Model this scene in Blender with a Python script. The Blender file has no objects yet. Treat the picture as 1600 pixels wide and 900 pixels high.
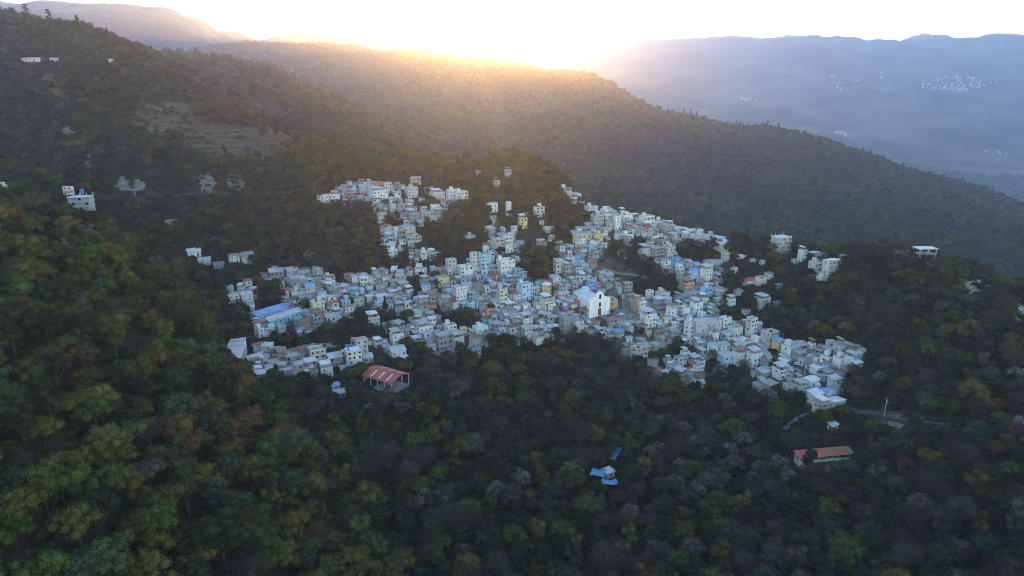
import bpy, math, random
import numpy as np
from mathutils import Vector, Matrix

# ------------------------------------------------------------------ camera, sky, sun, exposure
scene = bpy.context.scene
C = scene.collection
CAMZ = 260.0
PITCH = math.radians(16.5)
FPX = 1600 * 24 / 36.0
cam_d = bpy.data.cameras.new('camera')
cam_d.lens = 24; cam_d.sensor_width = 36; cam_d.clip_start = 1; cam_d.clip_end = 60000
cam = bpy.data.objects.new('camera', cam_d)
cam.location = (0, 0, CAMZ); cam.rotation_euler = (math.pi / 2 - PITCH, 0, 0)
C.objects.link(cam); scene.camera = cam

SUN_AZ = math.radians(-3.0)          # from +Y towards +X
SUN_EL = math.radians(3.0)
world = bpy.data.worlds.new('World'); scene.world = world; world.use_nodes = True
wn = world.node_tree.nodes; wl = world.node_tree.links
bg = wn['Background']
sky = wn.new('ShaderNodeTexSky'); sky.sky_type = 'NISHITA'; sky.sun_disc = False
sky.sun_elevation = SUN_EL; sky.sun_rotation = SUN_AZ; sky.altitude = 1200
sky.air_density = 1.0; sky.dust_density = 0.3; sky.ozone_density = 1.5
wl.new(sky.outputs[0], bg.inputs[0]); bg.inputs[1].default_value = 0.15
sun_d = bpy.data.lights.new('sun', 'SUN'); sun_d.energy = 5.0; sun_d.angle = math.radians(0.53)
sun_d.color = (1.0, 0.40, 0.09)
sun = bpy.data.objects.new('sun', sun_d)
sdir = Vector((math.sin(SUN_AZ) * math.cos(SUN_EL), math.cos(SUN_AZ) * math.cos(SUN_EL), math.sin(SUN_EL)))
sun.rotation_euler = sdir.to_track_quat('Z', 'Y').to_euler(); sun.location = (0, 0, 900)
C.objects.link(sun)
vs = scene.view_settings
vs.view_transform = 'Standard'; vs.look = 'None'; vs.gamma = 1.0; vs.use_curve_mapping = False
vs.exposure = 3.2
scene.cycles.max_bounces = 5; scene.cycles.diffuse_bounces = 3; scene.cycles.glossy_bounces = 2
scene.cycles.transmission_bounces = 3; scene.cycles.transparent_max_bounces = 4; scene.cycles.volume_bounces = 1
scene.cycles.use_denoising = True; scene.cycles.filter_width = 1.0; scene.cycles.use_adaptive_sampling = False; scene.cycles.denoising_prefilter = 'ACCURATE'
scene.cycles.caustics_reflective = False; scene.cycles.caustics_refractive = False

rng = np.random.default_rng(7)
rnd = random.Random(11)

# ------------------------------------------------------------------ image <-> place
CP, SP = math.cos(PITCH), math.sin(PITCH)
def ray(u, v):
    a = (np.asarray(u, float) - 800) / FPX; b = (450 - np.asarray(v, float)) / FPX
    return a, CP + b * SP, -SP + b * CP
def at(u, v, y):
    a, dy, dz = ray(u, v); t = y / dy
    return a * t, y, dz * t                       # z relative to the camera
def project(x, y, z):                             # z absolute
    z = z - CAMZ
    d = y * CP - z * SP; w = y * SP + z * CP
    return 800 + FPX * x / d, 450 - FPX * w / d, d

# ------------------------------------------------------------------ noise
def _hash(ix, iy, seed):
    h = (ix.astype(np.int64) * 374761393 + iy.astype(np.int64) * 668265263 + seed * 974634777) & 0xffffffff
    h = ((h ^ (h >> 13)) * 1274126177) & 0xffffffff
    return ((h ^ (h >> 16)) & 0xffff) / 65535.0
def vnoise(x, y, seed=0):
    x = np.asarray(x, float); y = np.asarray(y, float)
    ix = np.floor(x); iy = np.floor(y); fx = x - ix; fy = y - iy
    fx = fx * fx * (3 - 2 * fx); fy = fy * fy * (3 - 2 * fy)
    a = _hash(ix, iy, seed); b = _hash(ix + 1, iy, seed); c = _hash(ix, iy + 1, seed); d = _hash(ix + 1, iy + 1, seed)
    return (a * (1 - fx) + b * fx) * (1 - fy) + (c * (1 - fx) + d * fx) * fy
def fbm(x, y, seed=0, octv=4):
    s = 0; a = 0.5
    for k in range(octv):
        s = s + a * (vnoise(x, y, seed + k * 17) - 0.5); x = np.asarray(x) * 2.03 + 5.1; y = np.asarray(y) * 2.03 - 3.7; a *= 0.5
    return s * 2

# ------------------------------------------------------------------ terrain: survey points seen in the valley, joined by a spline
SURVEY = []          # (u, v, distance, canopy height)
def col(u, *rows):
    for r in rows: SURVEY.append((u, r[0], r[1], r[2] if len(r) > 2 else 8.0))
col(0, (900, 112), (700, 140), (500, 185), (400, 222), (318, 270, 4), (280, 440), (200, 540), (100, 640), (55, 710))
col(100, (900, 119), (700, 151), (500, 202), (400, 240), (330, 275), (280, 450), (200, 545), (100, 650), (52, 715))
col(200, (900, 127), (700, 165), (500, 222), (420, 255), (372, 280), (330, 440), (250, 500), (200, 545), (110, 660), (85, 705))
col(300, (900, 137), (700, 182), (560, 235), (470, 275), (380, 430), (330, 465), (300, 480, 3), (250, 525), (195, 590, 2), (150, 690))
col(400, (900, 147), (700, 205), (620, 245), (560, 325, 2), (500, 362, 2), (440, 402), (400, 432), (330, 482), (300, 500, 3), (250, 550), (200, 615, 2), (172, 680))
col(500, (900, 160), (700, 230), (600, 300, 4), (540, 345, 3), (470, 395, 1), (430, 425, 2), (370, 470), (320, 510, 2), (260, 575), (220, 625))
col(600, (900, 181), (700, 252), (605, 312, 3), (540, 352, 2), (460, 408, 0), (400, 450, 3), (340, 502, 1), (300, 535, 1), (250, 595), (222, 640))
col(700, (900, 187), (700, 260), (580, 335, 4), (530, 368, 0), (460, 410, 0), (400, 450, 2), (345, 498, 1), (310, 530, 1), (275, 570), (245, 615))
col(800, (900, 192), (700, 268), (600, 322), (540, 362, 2), (460, 410, 0), (400, 450, 1), (345, 500, 1), (310, 530), (275, 560), (235, 598))
col(880, (900, 195), (700, 273), (600, 328), (530, 370, 1), (460, 412, 0), (400, 450, 1), (345, 500, 1), (300, 540), (268, 575))
col(960, (900, 196), (700, 277), (600, 333), (545, 365, 2), (492, 393, 0), (430, 436, 0), (380, 470, 1), (332, 512, 3))
col(1040, (900, 196), (700, 279), (610, 330), (560, 357, 2), (480, 400, 0), (430, 436, 1), (380, 472, 1), (345, 500, 3))
col(1120, (900, 196), (700, 279), (620, 325), (560, 355, 1), (490, 392, 1), (430, 432, 1), (380, 470, 2), (362, 490))
col(1200, (900, 194), (760, 252), (680, 285), (610, 320, 3), (550, 352, 1), (490, 385), (430, 420), (380, 455), (366, 475))
col(1280, (900, 191), (760, 247), (722, 262, 3), (640, 298, 2), (580, 330, 1), (540, 352, 2), (480, 385), (420, 418, 4), (382, 448))
col(1360, (900, 187), (760, 240), (690, 265), (640, 284), (560, 318), (500, 344), (440, 372), (384, 408))
col(1450, (900, 181), (760, 228), (680, 254, 4), (600, 284), (500, 324), (430, 356), (396, 384))
col(1530, (900, 176), (760, 219), (670, 246, 3), (600, 270), (500, 308), (436, 345, 5))
col(1600, (900, 170), (760, 210), (690, 230, 3), (600, 262), (500, 298), (466, 318))
# behind the crests
for u, y, z in [(0, 335, -74), (100, 345, -84), (200, 348, -96), (300, 340, -116), (380, 320, -132), (960, 600, -150), (1040, 600, -170), (1120, 590, -180), (1200, 580, -190), (1280, 560, -195), (1360, 520, -190), (1450, 500, -185), (1530, 470, -185), (1600, 440, -180),
                (960, 760, -215), (1120, 760, -250), (1280, 740, -270), (1450, 720, -285), (1600, 700, -300),
                (880, 690, -160), (800, 720, -155), (740, 730, -145), (700, 760, -125), (600, 780, -105), (500, 740, -70), (400, 790, -50)]:
    SURVEY.append(('w', (u - 800) / FPX * (y * CP - z * SP), y, z))
# second spur on the left, mid ridge, far ground
for u, v, y in [(235, 78, 1020), (330, 92, 1040), (420, 118, 1040), (500, 158, 1030), (590, 198, 1010), (640, 222, 1000), (560, 225, 900), (460, 190, 880), (340, 140, 860), (120, 60, 1000), (0, 40, 1000)]:
    SURVEY.append((u, v, y, 8))
for u, v, y in [(380, 72, 2900), (450, 76, 2650), (520, 74, 2450), (640, 86, 2200), (700, 91, 2080), (750, 94, 1950), (800, 99, 1860), (850, 110, 1780), (905, 126, 1690), (960, 152, 1610), (1080, 183, 1500), (1230, 201, 1440), (1330, 229, 1400), (1450, 271, 1330), (1600, 329, 1250),
                (420, 96, 2200), (500, 130, 1800), (560, 165, 1500), (640, 190, 1400), (720, 180, 1500), (720, 230, 1250), (800, 235, 1220), (820, 150, 1600), (900, 240, 1220), (940, 190, 1420), (960, 300, 1030), (1050, 260, 1200), (1100, 340, 970), (1200, 290, 1160), (1300, 370, 930),
                (1400, 330, 1080), (1450, 400, 890), (1550, 390, 960), (1600, 440, 860), (300, 80, 2600), (330, 100, 1500), (420, 105, 1500)]:
    SURVEY.append((u, v, y, 8))
for u, y, z in [(900, 2200, -60), (1000, 2200, -200), (1150, 2200, -330), (1300, 2200, -400), (1450, 2100, -430), (1600, 2000, -450), (760, 2400, -10), (660, 2700, 0), (560, 2900, 20), (460, 3100, 30),
                (300, 2900, 20), (150, 2500, 20), (0, 2300, 20), (150, 1500, 0), (0, 1500, 0),
                (700, 5000, -100), (850, 4000, -350), (800, 6500, -100), (500, 5500, 0)]:
    SURVEY.append(('w', (u - 800) / FPX * (y * CP - z * SP), y, z))
for u, v, y in [(0, 14, 3600), (60, 8, 3600), (110, 12, 3600), (170, 19, 3650), (240, 20, 3700), (300, 36, 3750), (345, 55, 3800), (400, 66, 4000), (460, 55, 4000), (520, 66, 4000), (580, 90, 4200), (660, 105, 4200),
                (0, 35, 3000), (150, 45, 3050), (280, 64, 3100), (360, 78, 3300),
                (800, 66, 9500), (860, 58, 9500), (930, 64, 9500), (985, 78, 9500), (1040, 77, 9800), (1090, 76, 9800), (740, 108, 9500), (700, 118, 9500), (600, 118, 9500), (400, 110, 9500), (100, 100, 9500),
                (985, 92, 6900), (1050, 80, 6800), (1130, 75, 6600), (1200, 73, 6500), (1250, 71, 6500), (1300, 70, 6500), (1400, 71, 6400), (1500, 68, 6300), (1600, 70, 6200),
                (1000, 120, 6000), (1150, 128, 5600), (1300, 125, 5500), (1500, 118, 5500), (1600, 120, 5400), (1500, 142, 5100), (1300, 150, 5000), (1100, 160, 5000), (960, 140, 5300), (1600, 150, 4900),
                (1100, 190, 4300), (1250, 205, 4100), (1400, 215, 4000), (1600, 225, 3900), (1400, 250, 3500), (1600, 262, 3300), (1600, 315, 2800), (1450, 268, 3100), (1250, 198, 3700)]:
    SURVEY.append((u, v, y, 0))
for u, y, z in [(1200, 10000, 100), (1600, 9500, 100)]:
    SURVEY.append(('w', (u - 800) / FPX * (y * CP - z * SP), y, z))
def nearer(y): return y if y < 850 else 850 + (y - 850) * 1.5 if y < 3000 else 4075 + (y - 3000) * 1.3
pts = []
for s in SURVEY:
    if s[0] == 'w':
        k = nearer(s[2]) / s[2]; pts.append((s[1] * k, s[2] * k, s[3] * k))
    else:
        x, y, z = at(s[0], s[1], nearer(s[2])); pts.append((x, y, z - s[3]))
pts = np.array(pts)
# the ground goes on past the frame as it does at its edge
ext = []
for s in SURVEY:
    if s[0] in (0, 1600):
        x, y, z = at(s[0], s[1], nearer(s[2])); ext.append((x * 1.3, y, z - s[3] + (y * 0.02 if s[0] == 0 and y < 900 else 0)))
for x, z in [(-60, -125), (60, -165), (0, -150), (-30, -140)]: ext.append((x, 60, z))
pts = np.vstack([pts, np.array(ext)])
OFF = 120.0
def _st(x, y): return np.asarray(x) / (np.asarray(y) + OFF) * 2.2, np.log(np.asarray(y) + OFF) * 1.3
ps, pt = _st(pts[:, 0], pts[:, 1]); pe = pts[:, 2] / (pts[:, 1] + OFF)
def _tps(r2): return np.where(r2 > 1e-12, 0.5 * r2 * np.log(np.maximum(r2, 1e-12)), 0.0)
n_ = len(ps)
A = np.zeros((n_ + 3, n_ + 3))
A[:n_, :n_] = _tps((ps[:, None] - ps[None]) ** 2 + (pt[:, None] - pt[None]) ** 2) + np.eye(n_) * 1.5e-4
A[:n_, n_] = 1; A[:n_, n_ + 1] = ps; A[:n_, n_ + 2] = pt; A[n_:, :n_] = A[:n_, n_:].T
coef = np.linalg.solve(A, np.concatenate([pe, np.zeros(3)]))
def height_raw(x, y):
    s, t = _st(x, y); out = np.zeros(s.shape)
    for k in range(n_): out += coef[k] * _tps((s - ps[k]) ** 2 + (t - pt[k]) ** 2)
    out += coef[n_] + coef[n_ + 1] * s + coef[n_ + 2] * t
    return out * (np.asarray(y) + OFF)
NS, NY, SMAX, YA, YB = 500, 680, 1.02, 20.0, 13300.0
gs = np.linspace(-SMAX, SMAX, NS); gq = np.geomspace(YA + OFF, YB + OFF, NY)
GX = gs[None, :] * gq[:, None]; GY = np.repeat(gq[:, None] - OFF, NS, 1)
GZ = height_raw(GX, GY)
# ridges and gullies, growing with the size of the landform
amp = np.interp(GY, [0, 300, 620, 900, 1300, 2200, 3200, 6000, 13500], [1.2, 1.5, 6, 14, 36, 58, 70, 190, 190])
wl_ = np.interp(GY, [0, 600, 1500, 3000, 6000], [60, 90, 170, 420, 760])
for k, (w0, y0, y1) in enumerate([(55., -1, 520), (110., 520, 1100), (300., 1100, 3200), (720., 3200, 99999)]):
    wgt = np.clip((GY - y0 * 0.85) / max(abs(y0) * 0.3, 1), 0, 1) * np.clip((y1 * 1.15 - GY) / (y1 * 0.3), 0, 1) if y0 > 0 else np.clip((y1 * 1.15 - GY) / (y1 * 0.3), 0, 1)
    f1 = fbm(GX / w0, GY / w0, 3 + k, 5)
    f2 = 0.5 - np.abs(fbm(GX / w0 / 1.6 + 9, GY / w0 / 1.6 + 2, 31 + k, 4))
    GZ = GZ + wgt * amp * (0.55 * f1 + 0.5 * (f2 - 0.35))
far_w = np.clip((GY - 4200) / 2200, 0, 1)
GZ = GZ + far_w * (150 * np.maximum(fbm(GX / 560 + 3, GY / 560, 91, 4), -.05) + 22 * fbm(GX / 150, GY / 150, 95, 2))
GZ = GZ + CAMZ
def ground(x, y):
    x = np.asarray(x, float); y = np.asarray(y, float)
    fi = np.clip(np.log((y + OFF) / (YA + OFF)) / math.log((YB + OFF) / (YA + OFF)) * (NY - 1), 0, NY - 1.001)
    fj = np.clip((x / (y + OFF) + SMAX) / (2 * SMAX) * (NS - 1), 0, NS - 1.001)
    i = fi.astype(int); j = fj.astype(int); a = fi - i; b = fj - j
    return (GZ[i, j] * (1 - b) + GZ[i, j + 1] * b) * (1 - a) + (GZ[i + 1, j] * (1 - b) + GZ[i + 1, j + 1] * b) * a
_ry = np.geomspace(90, 13000, 1800)
def land(u, v, ymin=90, ymax=13000):
    """where the line of sight through a point of the photograph meets the ground"""
    a, dy, dz = ray(u, v); t = _ry / dy
    gap = dz * t + CAMZ - ground(a * t, _ry)
    ok = (gap <= 0) & (_ry >= ymin) & (_ry <= ymax)
    k = int(np.argmax(ok)) if ok.any() else int(np.argmin(np.where((_ry >= ymin) & (_ry <= ymax), gap, 1e9)))
    y = _ry[k]
    if k > 0 and gap[k] <= 0 < gap[k - 1]: y = _ry[k - 1] + (_ry[k] - _ry[k - 1]) * gap[k - 1] / (gap[k - 1] - gap[k])
    t = y / dy
    return float(a * t), float(y), float(ground(a * t, y))
def in_poly(u, v, poly):
    u = np.asarray(u); v = np.asarray(v); inside = np.zeros(u.shape, bool); n = len(poly)
    for i in range(n):
        (x1, y1), (x2, y2) = poly[i], poly[(i + 1) % n]
        if y1 == y2: continue
        inside ^= ((y1 > v) != (y2 > v)) & (u < (x2 - x1) * (v - y1) / (y2 - y1) + x1)
    return inside
def seen(x, y, z, n=48, margin=0.0):
    """is the point above the ground that lies between it and the camera"""
    ok = np.ones(np.shape(x), bool)
    for t in np.linspace(0.25, 0.985, n):
        ok &= (CAMZ + (z - CAMZ) * t + margin > ground(x * t, y * t))
    return ok

# ------------------------------------------------------------------ flat places: square, road benches
def flatten(u, v, r, ymin=90):
    x, y, z = land(u, v, ymin, 900)
    d = np.hypot(GX - x, GY - y); w = np.clip(1.5 - d / r, 0, 1); w = w * w * (3 - 2 * w)
    GZ[:] = GZ * (1 - w) + z * w
for a in [(980, 492, 17), (945, 486, 13), (440, 503, 22), (498, 510, 14), (1290, 722, 15), (606, 612, 10)]: flatten(*a)

# ------------------------------------------------------------------ districts of the photograph (outlines on the ground they lie on)
TOWN = [
    [(398, 440), (430, 424), (484, 424), (520, 436), (560, 432), (600, 424), (645, 420), (695, 412), (740, 398), (764, 376), (768, 340), (800, 330), (850, 345), (890, 368), (930, 350),
     (985, 345), (1040, 350), (1105, 366), (1140, 388), (1135, 412), (1120, 440), (1132, 470), (1105, 494), (1165, 506), (1190, 536), (1140, 566), (1100, 598), (1040, 598), (985, 566),
     (962, 540), (905, 522), (850, 527), (790, 536), (745, 552), (690, 556), (640, 572), (612, 562), (580, 575), (540, 585), (480, 592), (405, 592), (393, 574), (398, 548), (405, 528), (395, 482), (362, 474), (358, 460)],
    [(492, 312), (545, 288), (610, 288), (640, 294), (728, 298), (732, 318), (700, 326), (690, 348), (640, 352), (610, 338), (545, 326), (505, 320)],
    [(592, 356), (640, 352), (670, 370), (690, 400), (650, 408), (605, 400), (596, 380)],
    [(876, 300), (900, 296), (960, 330), (1000, 340), (985, 352), (930, 352), (890, 330)],
    [(1160, 508), (1215, 525), (1270, 546), (1330, 538), (1352, 556), (1338, 582), (1305, 600), (1322, 634), (1300, 648), (1258, 632), (1225, 608), (1185, 608), (1150, 575)],
]
WOODS = [   # clumps of trees inside the town
    [(806, 398), (840, 386), (872, 394), (880, 430), (850, 440), (812, 434)],
    [(980, 432), (1010, 422), (1056, 430), (1062, 462), (1030, 470), (985, 460)],
    [(412, 520), (450, 524), (480, 522), (515, 512), (545, 498), (600, 508), (612, 532), (580, 536), (552, 534), (535, 550), (500, 545), (478, 552), (430, 550), (400, 545)],
    [(395, 440), (425, 442), (450, 450), (440, 470), (450, 484), (405, 486), (398, 470)],
    [(478, 470), (490, 476), (484, 492), (474, 490)], [(548, 492), (600, 486), (640, 496), (640, 510), (600, 508), (560, 500)], [(520, 425), (545, 430), (545, 448), (520, 446)],
    [(636, 548), (668, 545), (682, 560), (640, 574)], [(1040, 540), (1062, 528), (1066, 545), (1050, 556)], [(1096, 560), (1140, 572), (1120, 590), (1098, 580)],
    [(694, 490), (730, 484), (760, 500), (755, 520), (720, 522), (692, 508)],
    [(936, 402), (1000, 396), (1040, 408), (1020, 426), (950, 424)],
    [(692, 356), (735, 344), (760, 350), (756, 366), (735, 384), (704, 394), (690, 378)],
    [(858, 345), (905, 342), (918, 360), (890, 368), (862, 362)],
    [(1050, 382), (1110, 380), (1125, 405), (1080, 412), (1052, 402)],
    [(600, 404), (650, 408), (690, 404), (690, 418), (640, 420), (600, 422)],
    [(640, 318), (690, 316), (690, 330), (650, 334)],
    [(610, 540), (640, 535), (650, 560), (620, 566)],
    [(1200, 545), (1216, 555), (1225, 580), (1195, 580)],
    [(985, 508), (1010, 515), (1000, 528), (975, 520)],
]
def in_town(u, v, y):
    m = np.zeros(np.shape(u), bool)
    for p in TOWN: m |= in_poly(u, v, p)
    return m & (y > 280) & (y < 640)
def crowd(x, y, v):
    """how built-up a spot of the town is: the houses stand in knots with trees between them"""
    return fbm(np.asarray(x) / 30, np.asarray(y) / 30, 201, 3) - np.where(np.asarray(v) < 405, -.13, -.27)
def in_woods(u, v, y):
    m = np.zeros(np.shape(u), bool)
    for p in WOODS: m |= in_poly(u, v, p)
    return m & (y > 280) & (y < 640)
FIELDS = [[(202, 176), (226, 160), (290, 160), (306, 180), (322, 194), (292, 210), (210, 212)],
          [(288, 205), (330, 188), (350, 194), (440, 203), (474, 232), (432, 252), (350, 250), (284, 246)],
          [(60, 118), (82, 115), (108, 150), (120, 160), (88, 156)]]
BARE = [[(355, 296), (450, 300), (450, 308), (355, 304)], [(930, 402), (960, 404), (985, 416), (990, 436), (950, 430), (925, 414)],
        [(1243, 722), (1336, 706), (1344, 726), (1248, 742)], [(1380, 636), (1410, 650), (1400, 672), (1430, 690), (1420, 702), (1392, 680), (1370, 650)]]

# ------------------------------------------------------------------ materials
def srgb(h):
    h = h.lstrip('#'); c = [int(h[i:i + 2], 16) / 255 for i in (0, 2, 4)]
    return [x / 12.92 if x < 0.04045 else ((x + 0.055) / 1.055) ** 2.4 for x in c]
MATS = {}
def mat(name, colour, rough=0.8, vary=0.25, scale=0.6, metal=0.0, dirt=None, dirt_amt=0.4, bump=0.0, spec=0.3, corrugate=0.0):
    m = bpy.data.materials.new(name); m.use_nodes = True; nt = m.node_tree; n = nt.nodes; l = nt.links
    p = n['Principled BSDF']; p.inputs['Roughness'].default_value = rough; p.inputs['Metallic'].default_value = metal
    p.inputs['Specular IOR Level'].default_value = spec
    geo = n.new('ShaderNodeNewGeometry')
    tx = n.new('ShaderNodeTexNoise'); tx.inputs['Scale'].default_value = scale; tx.inputs['Detail'].default_value = 5
    l.new(geo.outputs['Position'], tx.inputs['Vector'])
    mr = n.new('ShaderNodeMapRange'); mr.inputs[1].default_value = 0.3; mr.inputs[2].default_value = 0.7
    mr.inputs[3].default_value = 1 - vary; mr.inputs[4].default_value = 1 + vary * 0.6
    l.new(tx.outputs['Fac'], mr.inputs[0])
    mx = n.new('ShaderNodeMix'); mx.data_type = 'RGBA'; mx.blend_type = 'MULTIPLY'; mx.inputs[0].default_value = 1
    mx.inputs[6].default_value = (*colour, 1); l.new(mr.outputs[0], mx.inputs[7])
    out = mx.outputs[2]
    if dirt:
        t2 = n.new('ShaderNodeTexNoise'); t2.inputs['Scale'].default_value = scale * 2.3; t2.inputs['Detail'].default_value = 6
        mp = n.new('ShaderNodeMapping'); mp.inputs['Scale'].default_value = (1, 1, 0.25)
        l.new(geo.outputs['Position'], mp.inputs[0]); l.new(mp.outputs[0], t2.inputs['Vector'])
        r2 = n.new('ShaderNodeMapRange'); r2.inputs[1].default_value = 0.5; r2.inputs[2].default_value = 0.72; r2.inputs[4].default_value = dirt_amt
        l.new(t2.outputs['Fac'], r2.inputs[0])
        m2 = n.new('ShaderNodeMix'); m2.data_type = 'RGBA'; m2.inputs[7].default_value = (*dirt, 1)
        l.new(r2.outputs[0], m2.inputs[0]); l.new(out, m2.inputs[6]); out = m2.outputs[2]
    l.new(out, p.inputs['Base Color'])
    if bump:
        bp = n.new('ShaderNodeBump'); bp.inputs['Strength'].default_value = bump; bp.inputs['Distance'].default_value = 0.05
        l.new(tx.outputs['Fac'], bp.inputs['Height']); l.new(bp.outputs[0], p.inputs['Normal'])
    MATS[name] = m
    return m

def ground_material():
    m = bpy.data.materials.new('valley_ground'); m.use_nodes = True; nt = m.node_tree; n = nt.nodes; l = nt.links
    p = n['Principled BSDF']; p.inputs['Roughness'].default_value = 0.95; p.inputs['Specular IOR Level'].default_value = 0.1
    geo = n.new('ShaderNodeNewGeometry'); at_ = n.new('ShaderNodeAttribute'); at_.attribute_name = 'cover'
    sep = n.new('ShaderNodeSeparateColor'); l.new(at_.outputs['Color'], sep.inputs[0])
    def noise(scale, det=6):
        t = n.new('ShaderNodeTexNoise'); t.inputs['Scale'].default_value = scale; t.inputs['Detail'].default_value = det
        l.new(geo.outputs['Position'], t.inputs['Vector']); return t.outputs['Fac']
    def ramp(fac, c0, c1, a=0.35, b=0.65):
        r = n.new('ShaderNodeMapRange'); r.inputs[1].default_value = a; r.inputs[2].default_value = b; l.new(fac, r.inputs[0])
        x = n.new('ShaderNodeMix'); x.data_type = 'RGBA'; x.inputs[6].default_value = (*c0, 1); x.inputs[7].default_value = (*c1, 1)
        l.new(r.outputs[0], x.inputs[0]); return x.outputs[2]
    def mix(fac, a, b):
        x = n.new('ShaderNodeMix'); x.data_type = 'RGBA'; l.new(fac, x.inputs[0]); l.new(a, x.inputs[6]); l.new(b, x.inputs[7]); return x.outputs[2]
    leaf = ramp(noise(0.02), (0.020, 0.020, 0.012), (0.036, 0.031, 0.019))
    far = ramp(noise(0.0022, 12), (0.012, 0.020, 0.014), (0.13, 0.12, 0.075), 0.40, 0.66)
    dust = ramp(noise(0.25), (0.05, 0.046, 0.038), (0.14, 0.13, 0.115))
    field = ramp(noise(0.12), (0.075, 0.046, 0.028), (0.135, 0.095, 0.062))
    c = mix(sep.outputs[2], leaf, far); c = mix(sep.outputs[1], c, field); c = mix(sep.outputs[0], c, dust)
    l.new(c, p.inputs['Base Color'])
    bp = n.new('ShaderNodeBump'); bp.inputs['Strength'].default_value = 0.6; bp.inputs['Distance'].default_value = 0.6
    l.new(noise(0.5), bp.inputs['Height']); l.new(bp.outputs[0], p.inputs['Normal'])
    return m

def new_mesh(name, verts, faces, mats=(), midx=None, smooth=False):
    me = bpy.data.meshes.new(name); me.from_pydata(verts, [], faces)
    for m in mats: me.materials.append(m)
    if midx is not None: me.polygons.foreach_set('material_index', np.asarray(midx, np.int32))
    if smooth: me.polygons.foreach_set('use_smooth', np.ones(len(me.polygons), bool))
    me.update(); return me
def quad_mesh(name, V, mats, midx=None, smooth=False):
    """V: (n,4,3) loose quads, made fast"""
    n = len(V); me = bpy.data.meshes.new(name)
    me.vertices.add(n * 4); me.vertices.foreach_set('co', np.asarray(V, np.float32).ravel())
    me.loops.add(n * 4); me.loops.foreach_set('vertex_index', np.arange(n * 4, dtype=np.int32))
    me.polygons.add(n); me.polygons.foreach_set('loop_start', np.arange(0, n * 4, 4, dtype=np.int32))
    for m in mats: me.materials.append(m)
    if midx is not None: me.polygons.foreach_set('material_index', np.asarray(midx, np.int32))
    me.update(calc_edges=True); me.validate(); return me
def put(name, data, parent=None, loc=None, rotz=None, label=None, category=None, group=None, kind=None):
    o = bpy.data.objects.new(name, data); C.objects.link(o)
    if parent is not None: o.parent = parent
    if loc is not None: o.location = loc
    if rotz is not None: o.rotation_euler = (0, 0, rotz)
    for k, v in (('label', label), ('category', category), ('group', group), ('kind', kind)):
        if v: o[k] = v
    return o

# ------------------------------------------------------------------ the ground sheet
def build_ground():
    me = bpy.data.meshes.new('ground')
    co = np.stack([GX, GY, GZ], -1).reshape(-1, 3).astype(np.float32)
    i, j = np.meshgrid(np.arange(NY - 1), np.arange(NS - 1), indexing='ij'); k = (i * NS + j).ravel()
    F = np.stack([k, k + 1, k + NS + 1, k + NS], 1).astype(np.int32)
    me.vertices.add(len(co)); me.vertices.foreach_set('co', co.ravel())
    me.loops.add(F.size); me.loops.foreach_set('vertex_index', F.ravel())
    me.polygons.add(len(F)); me.polygons.foreach_set('loop_start', np.arange(0, F.size, 4, dtype=np.int32))
    me.polygons.foreach_set('use_smooth', np.ones(len(F), bool))
    me.update(calc_edges=True)
    u, v, d = project(co[:, 0], co[:, 1], co[:, 2]); y = co[:, 1]
    cov = np.zeros((len(co), 4), np.float32); cov[:, 3] = 1
    cov[:, 0] = (in_town(u, v, y) & ~in_woods(u, v, y)) * np.clip(crowd(co[:, 0], y, v) * 6 + .6, 0, 1)
    for p, k in zip(FIELDS, (1., .6, .9)): cov[:, 1] = np.maximum(cov[:, 1], k * (in_poly(u, v, p) & (y > 430) & (y < 760)))
    for p in BARE: cov[:, 1] = np.maximum(cov[:, 1], in_poly(u, v, p) & (y < 640))
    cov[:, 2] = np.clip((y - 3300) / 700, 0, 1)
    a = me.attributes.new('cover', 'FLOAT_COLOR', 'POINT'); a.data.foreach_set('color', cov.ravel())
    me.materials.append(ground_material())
    put('ground', me, kind='structure', label='forested valley floor and mountain slopes reaching to the horizon')
build_ground()

# ------------------------------------------------------------------ trees
def leaf_material():
    m = bpy.data.materials.new('foliage'); m.use_nodes = True; nt = m.node_tree; n = nt.nodes; l = nt.links
    n.remove(n['Principled BSDF']); out = n['Material Output']
    a = n.new('ShaderNodeAttribute'); a.attribute_type = 'INSTANCER'; a.attribute_name = 'tint'
    b = n.new('ShaderNodeAttribute'); b.attribute_name = 'shade'
    mx = n.new('ShaderNodeMix'); mx.data_type = 'RGBA'; mx.blend_type = 'MULTIPLY'; mx.inputs[0].default_value = 1
    l.new(a.outputs['Color'], mx.inputs[6]); l.new(b.outputs['Color'], mx.inputs[7])
    d = n.new('ShaderNodeBsdfDiffuse'); t = n.new('ShaderNodeBsdfTranslucent'); s = n.new('ShaderNodeMixShader'); s.inputs[0].default_value = 0.12
    l.new(mx.outputs[2], d.inputs[0]); l.new(mx.outputs[2], t.inputs[0]); l.new(d.outputs[0], s.inputs[1]); l.new(t.outputs[0], s.inputs[2])
    l.new(s.outputs[0], out.inputs[0]); return m
LEAF = leaf_material()
BARK = mat('bark', (0.060, 0.050, 0.040), 0.9, 0.4, 3.0, bump=0.4)

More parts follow.
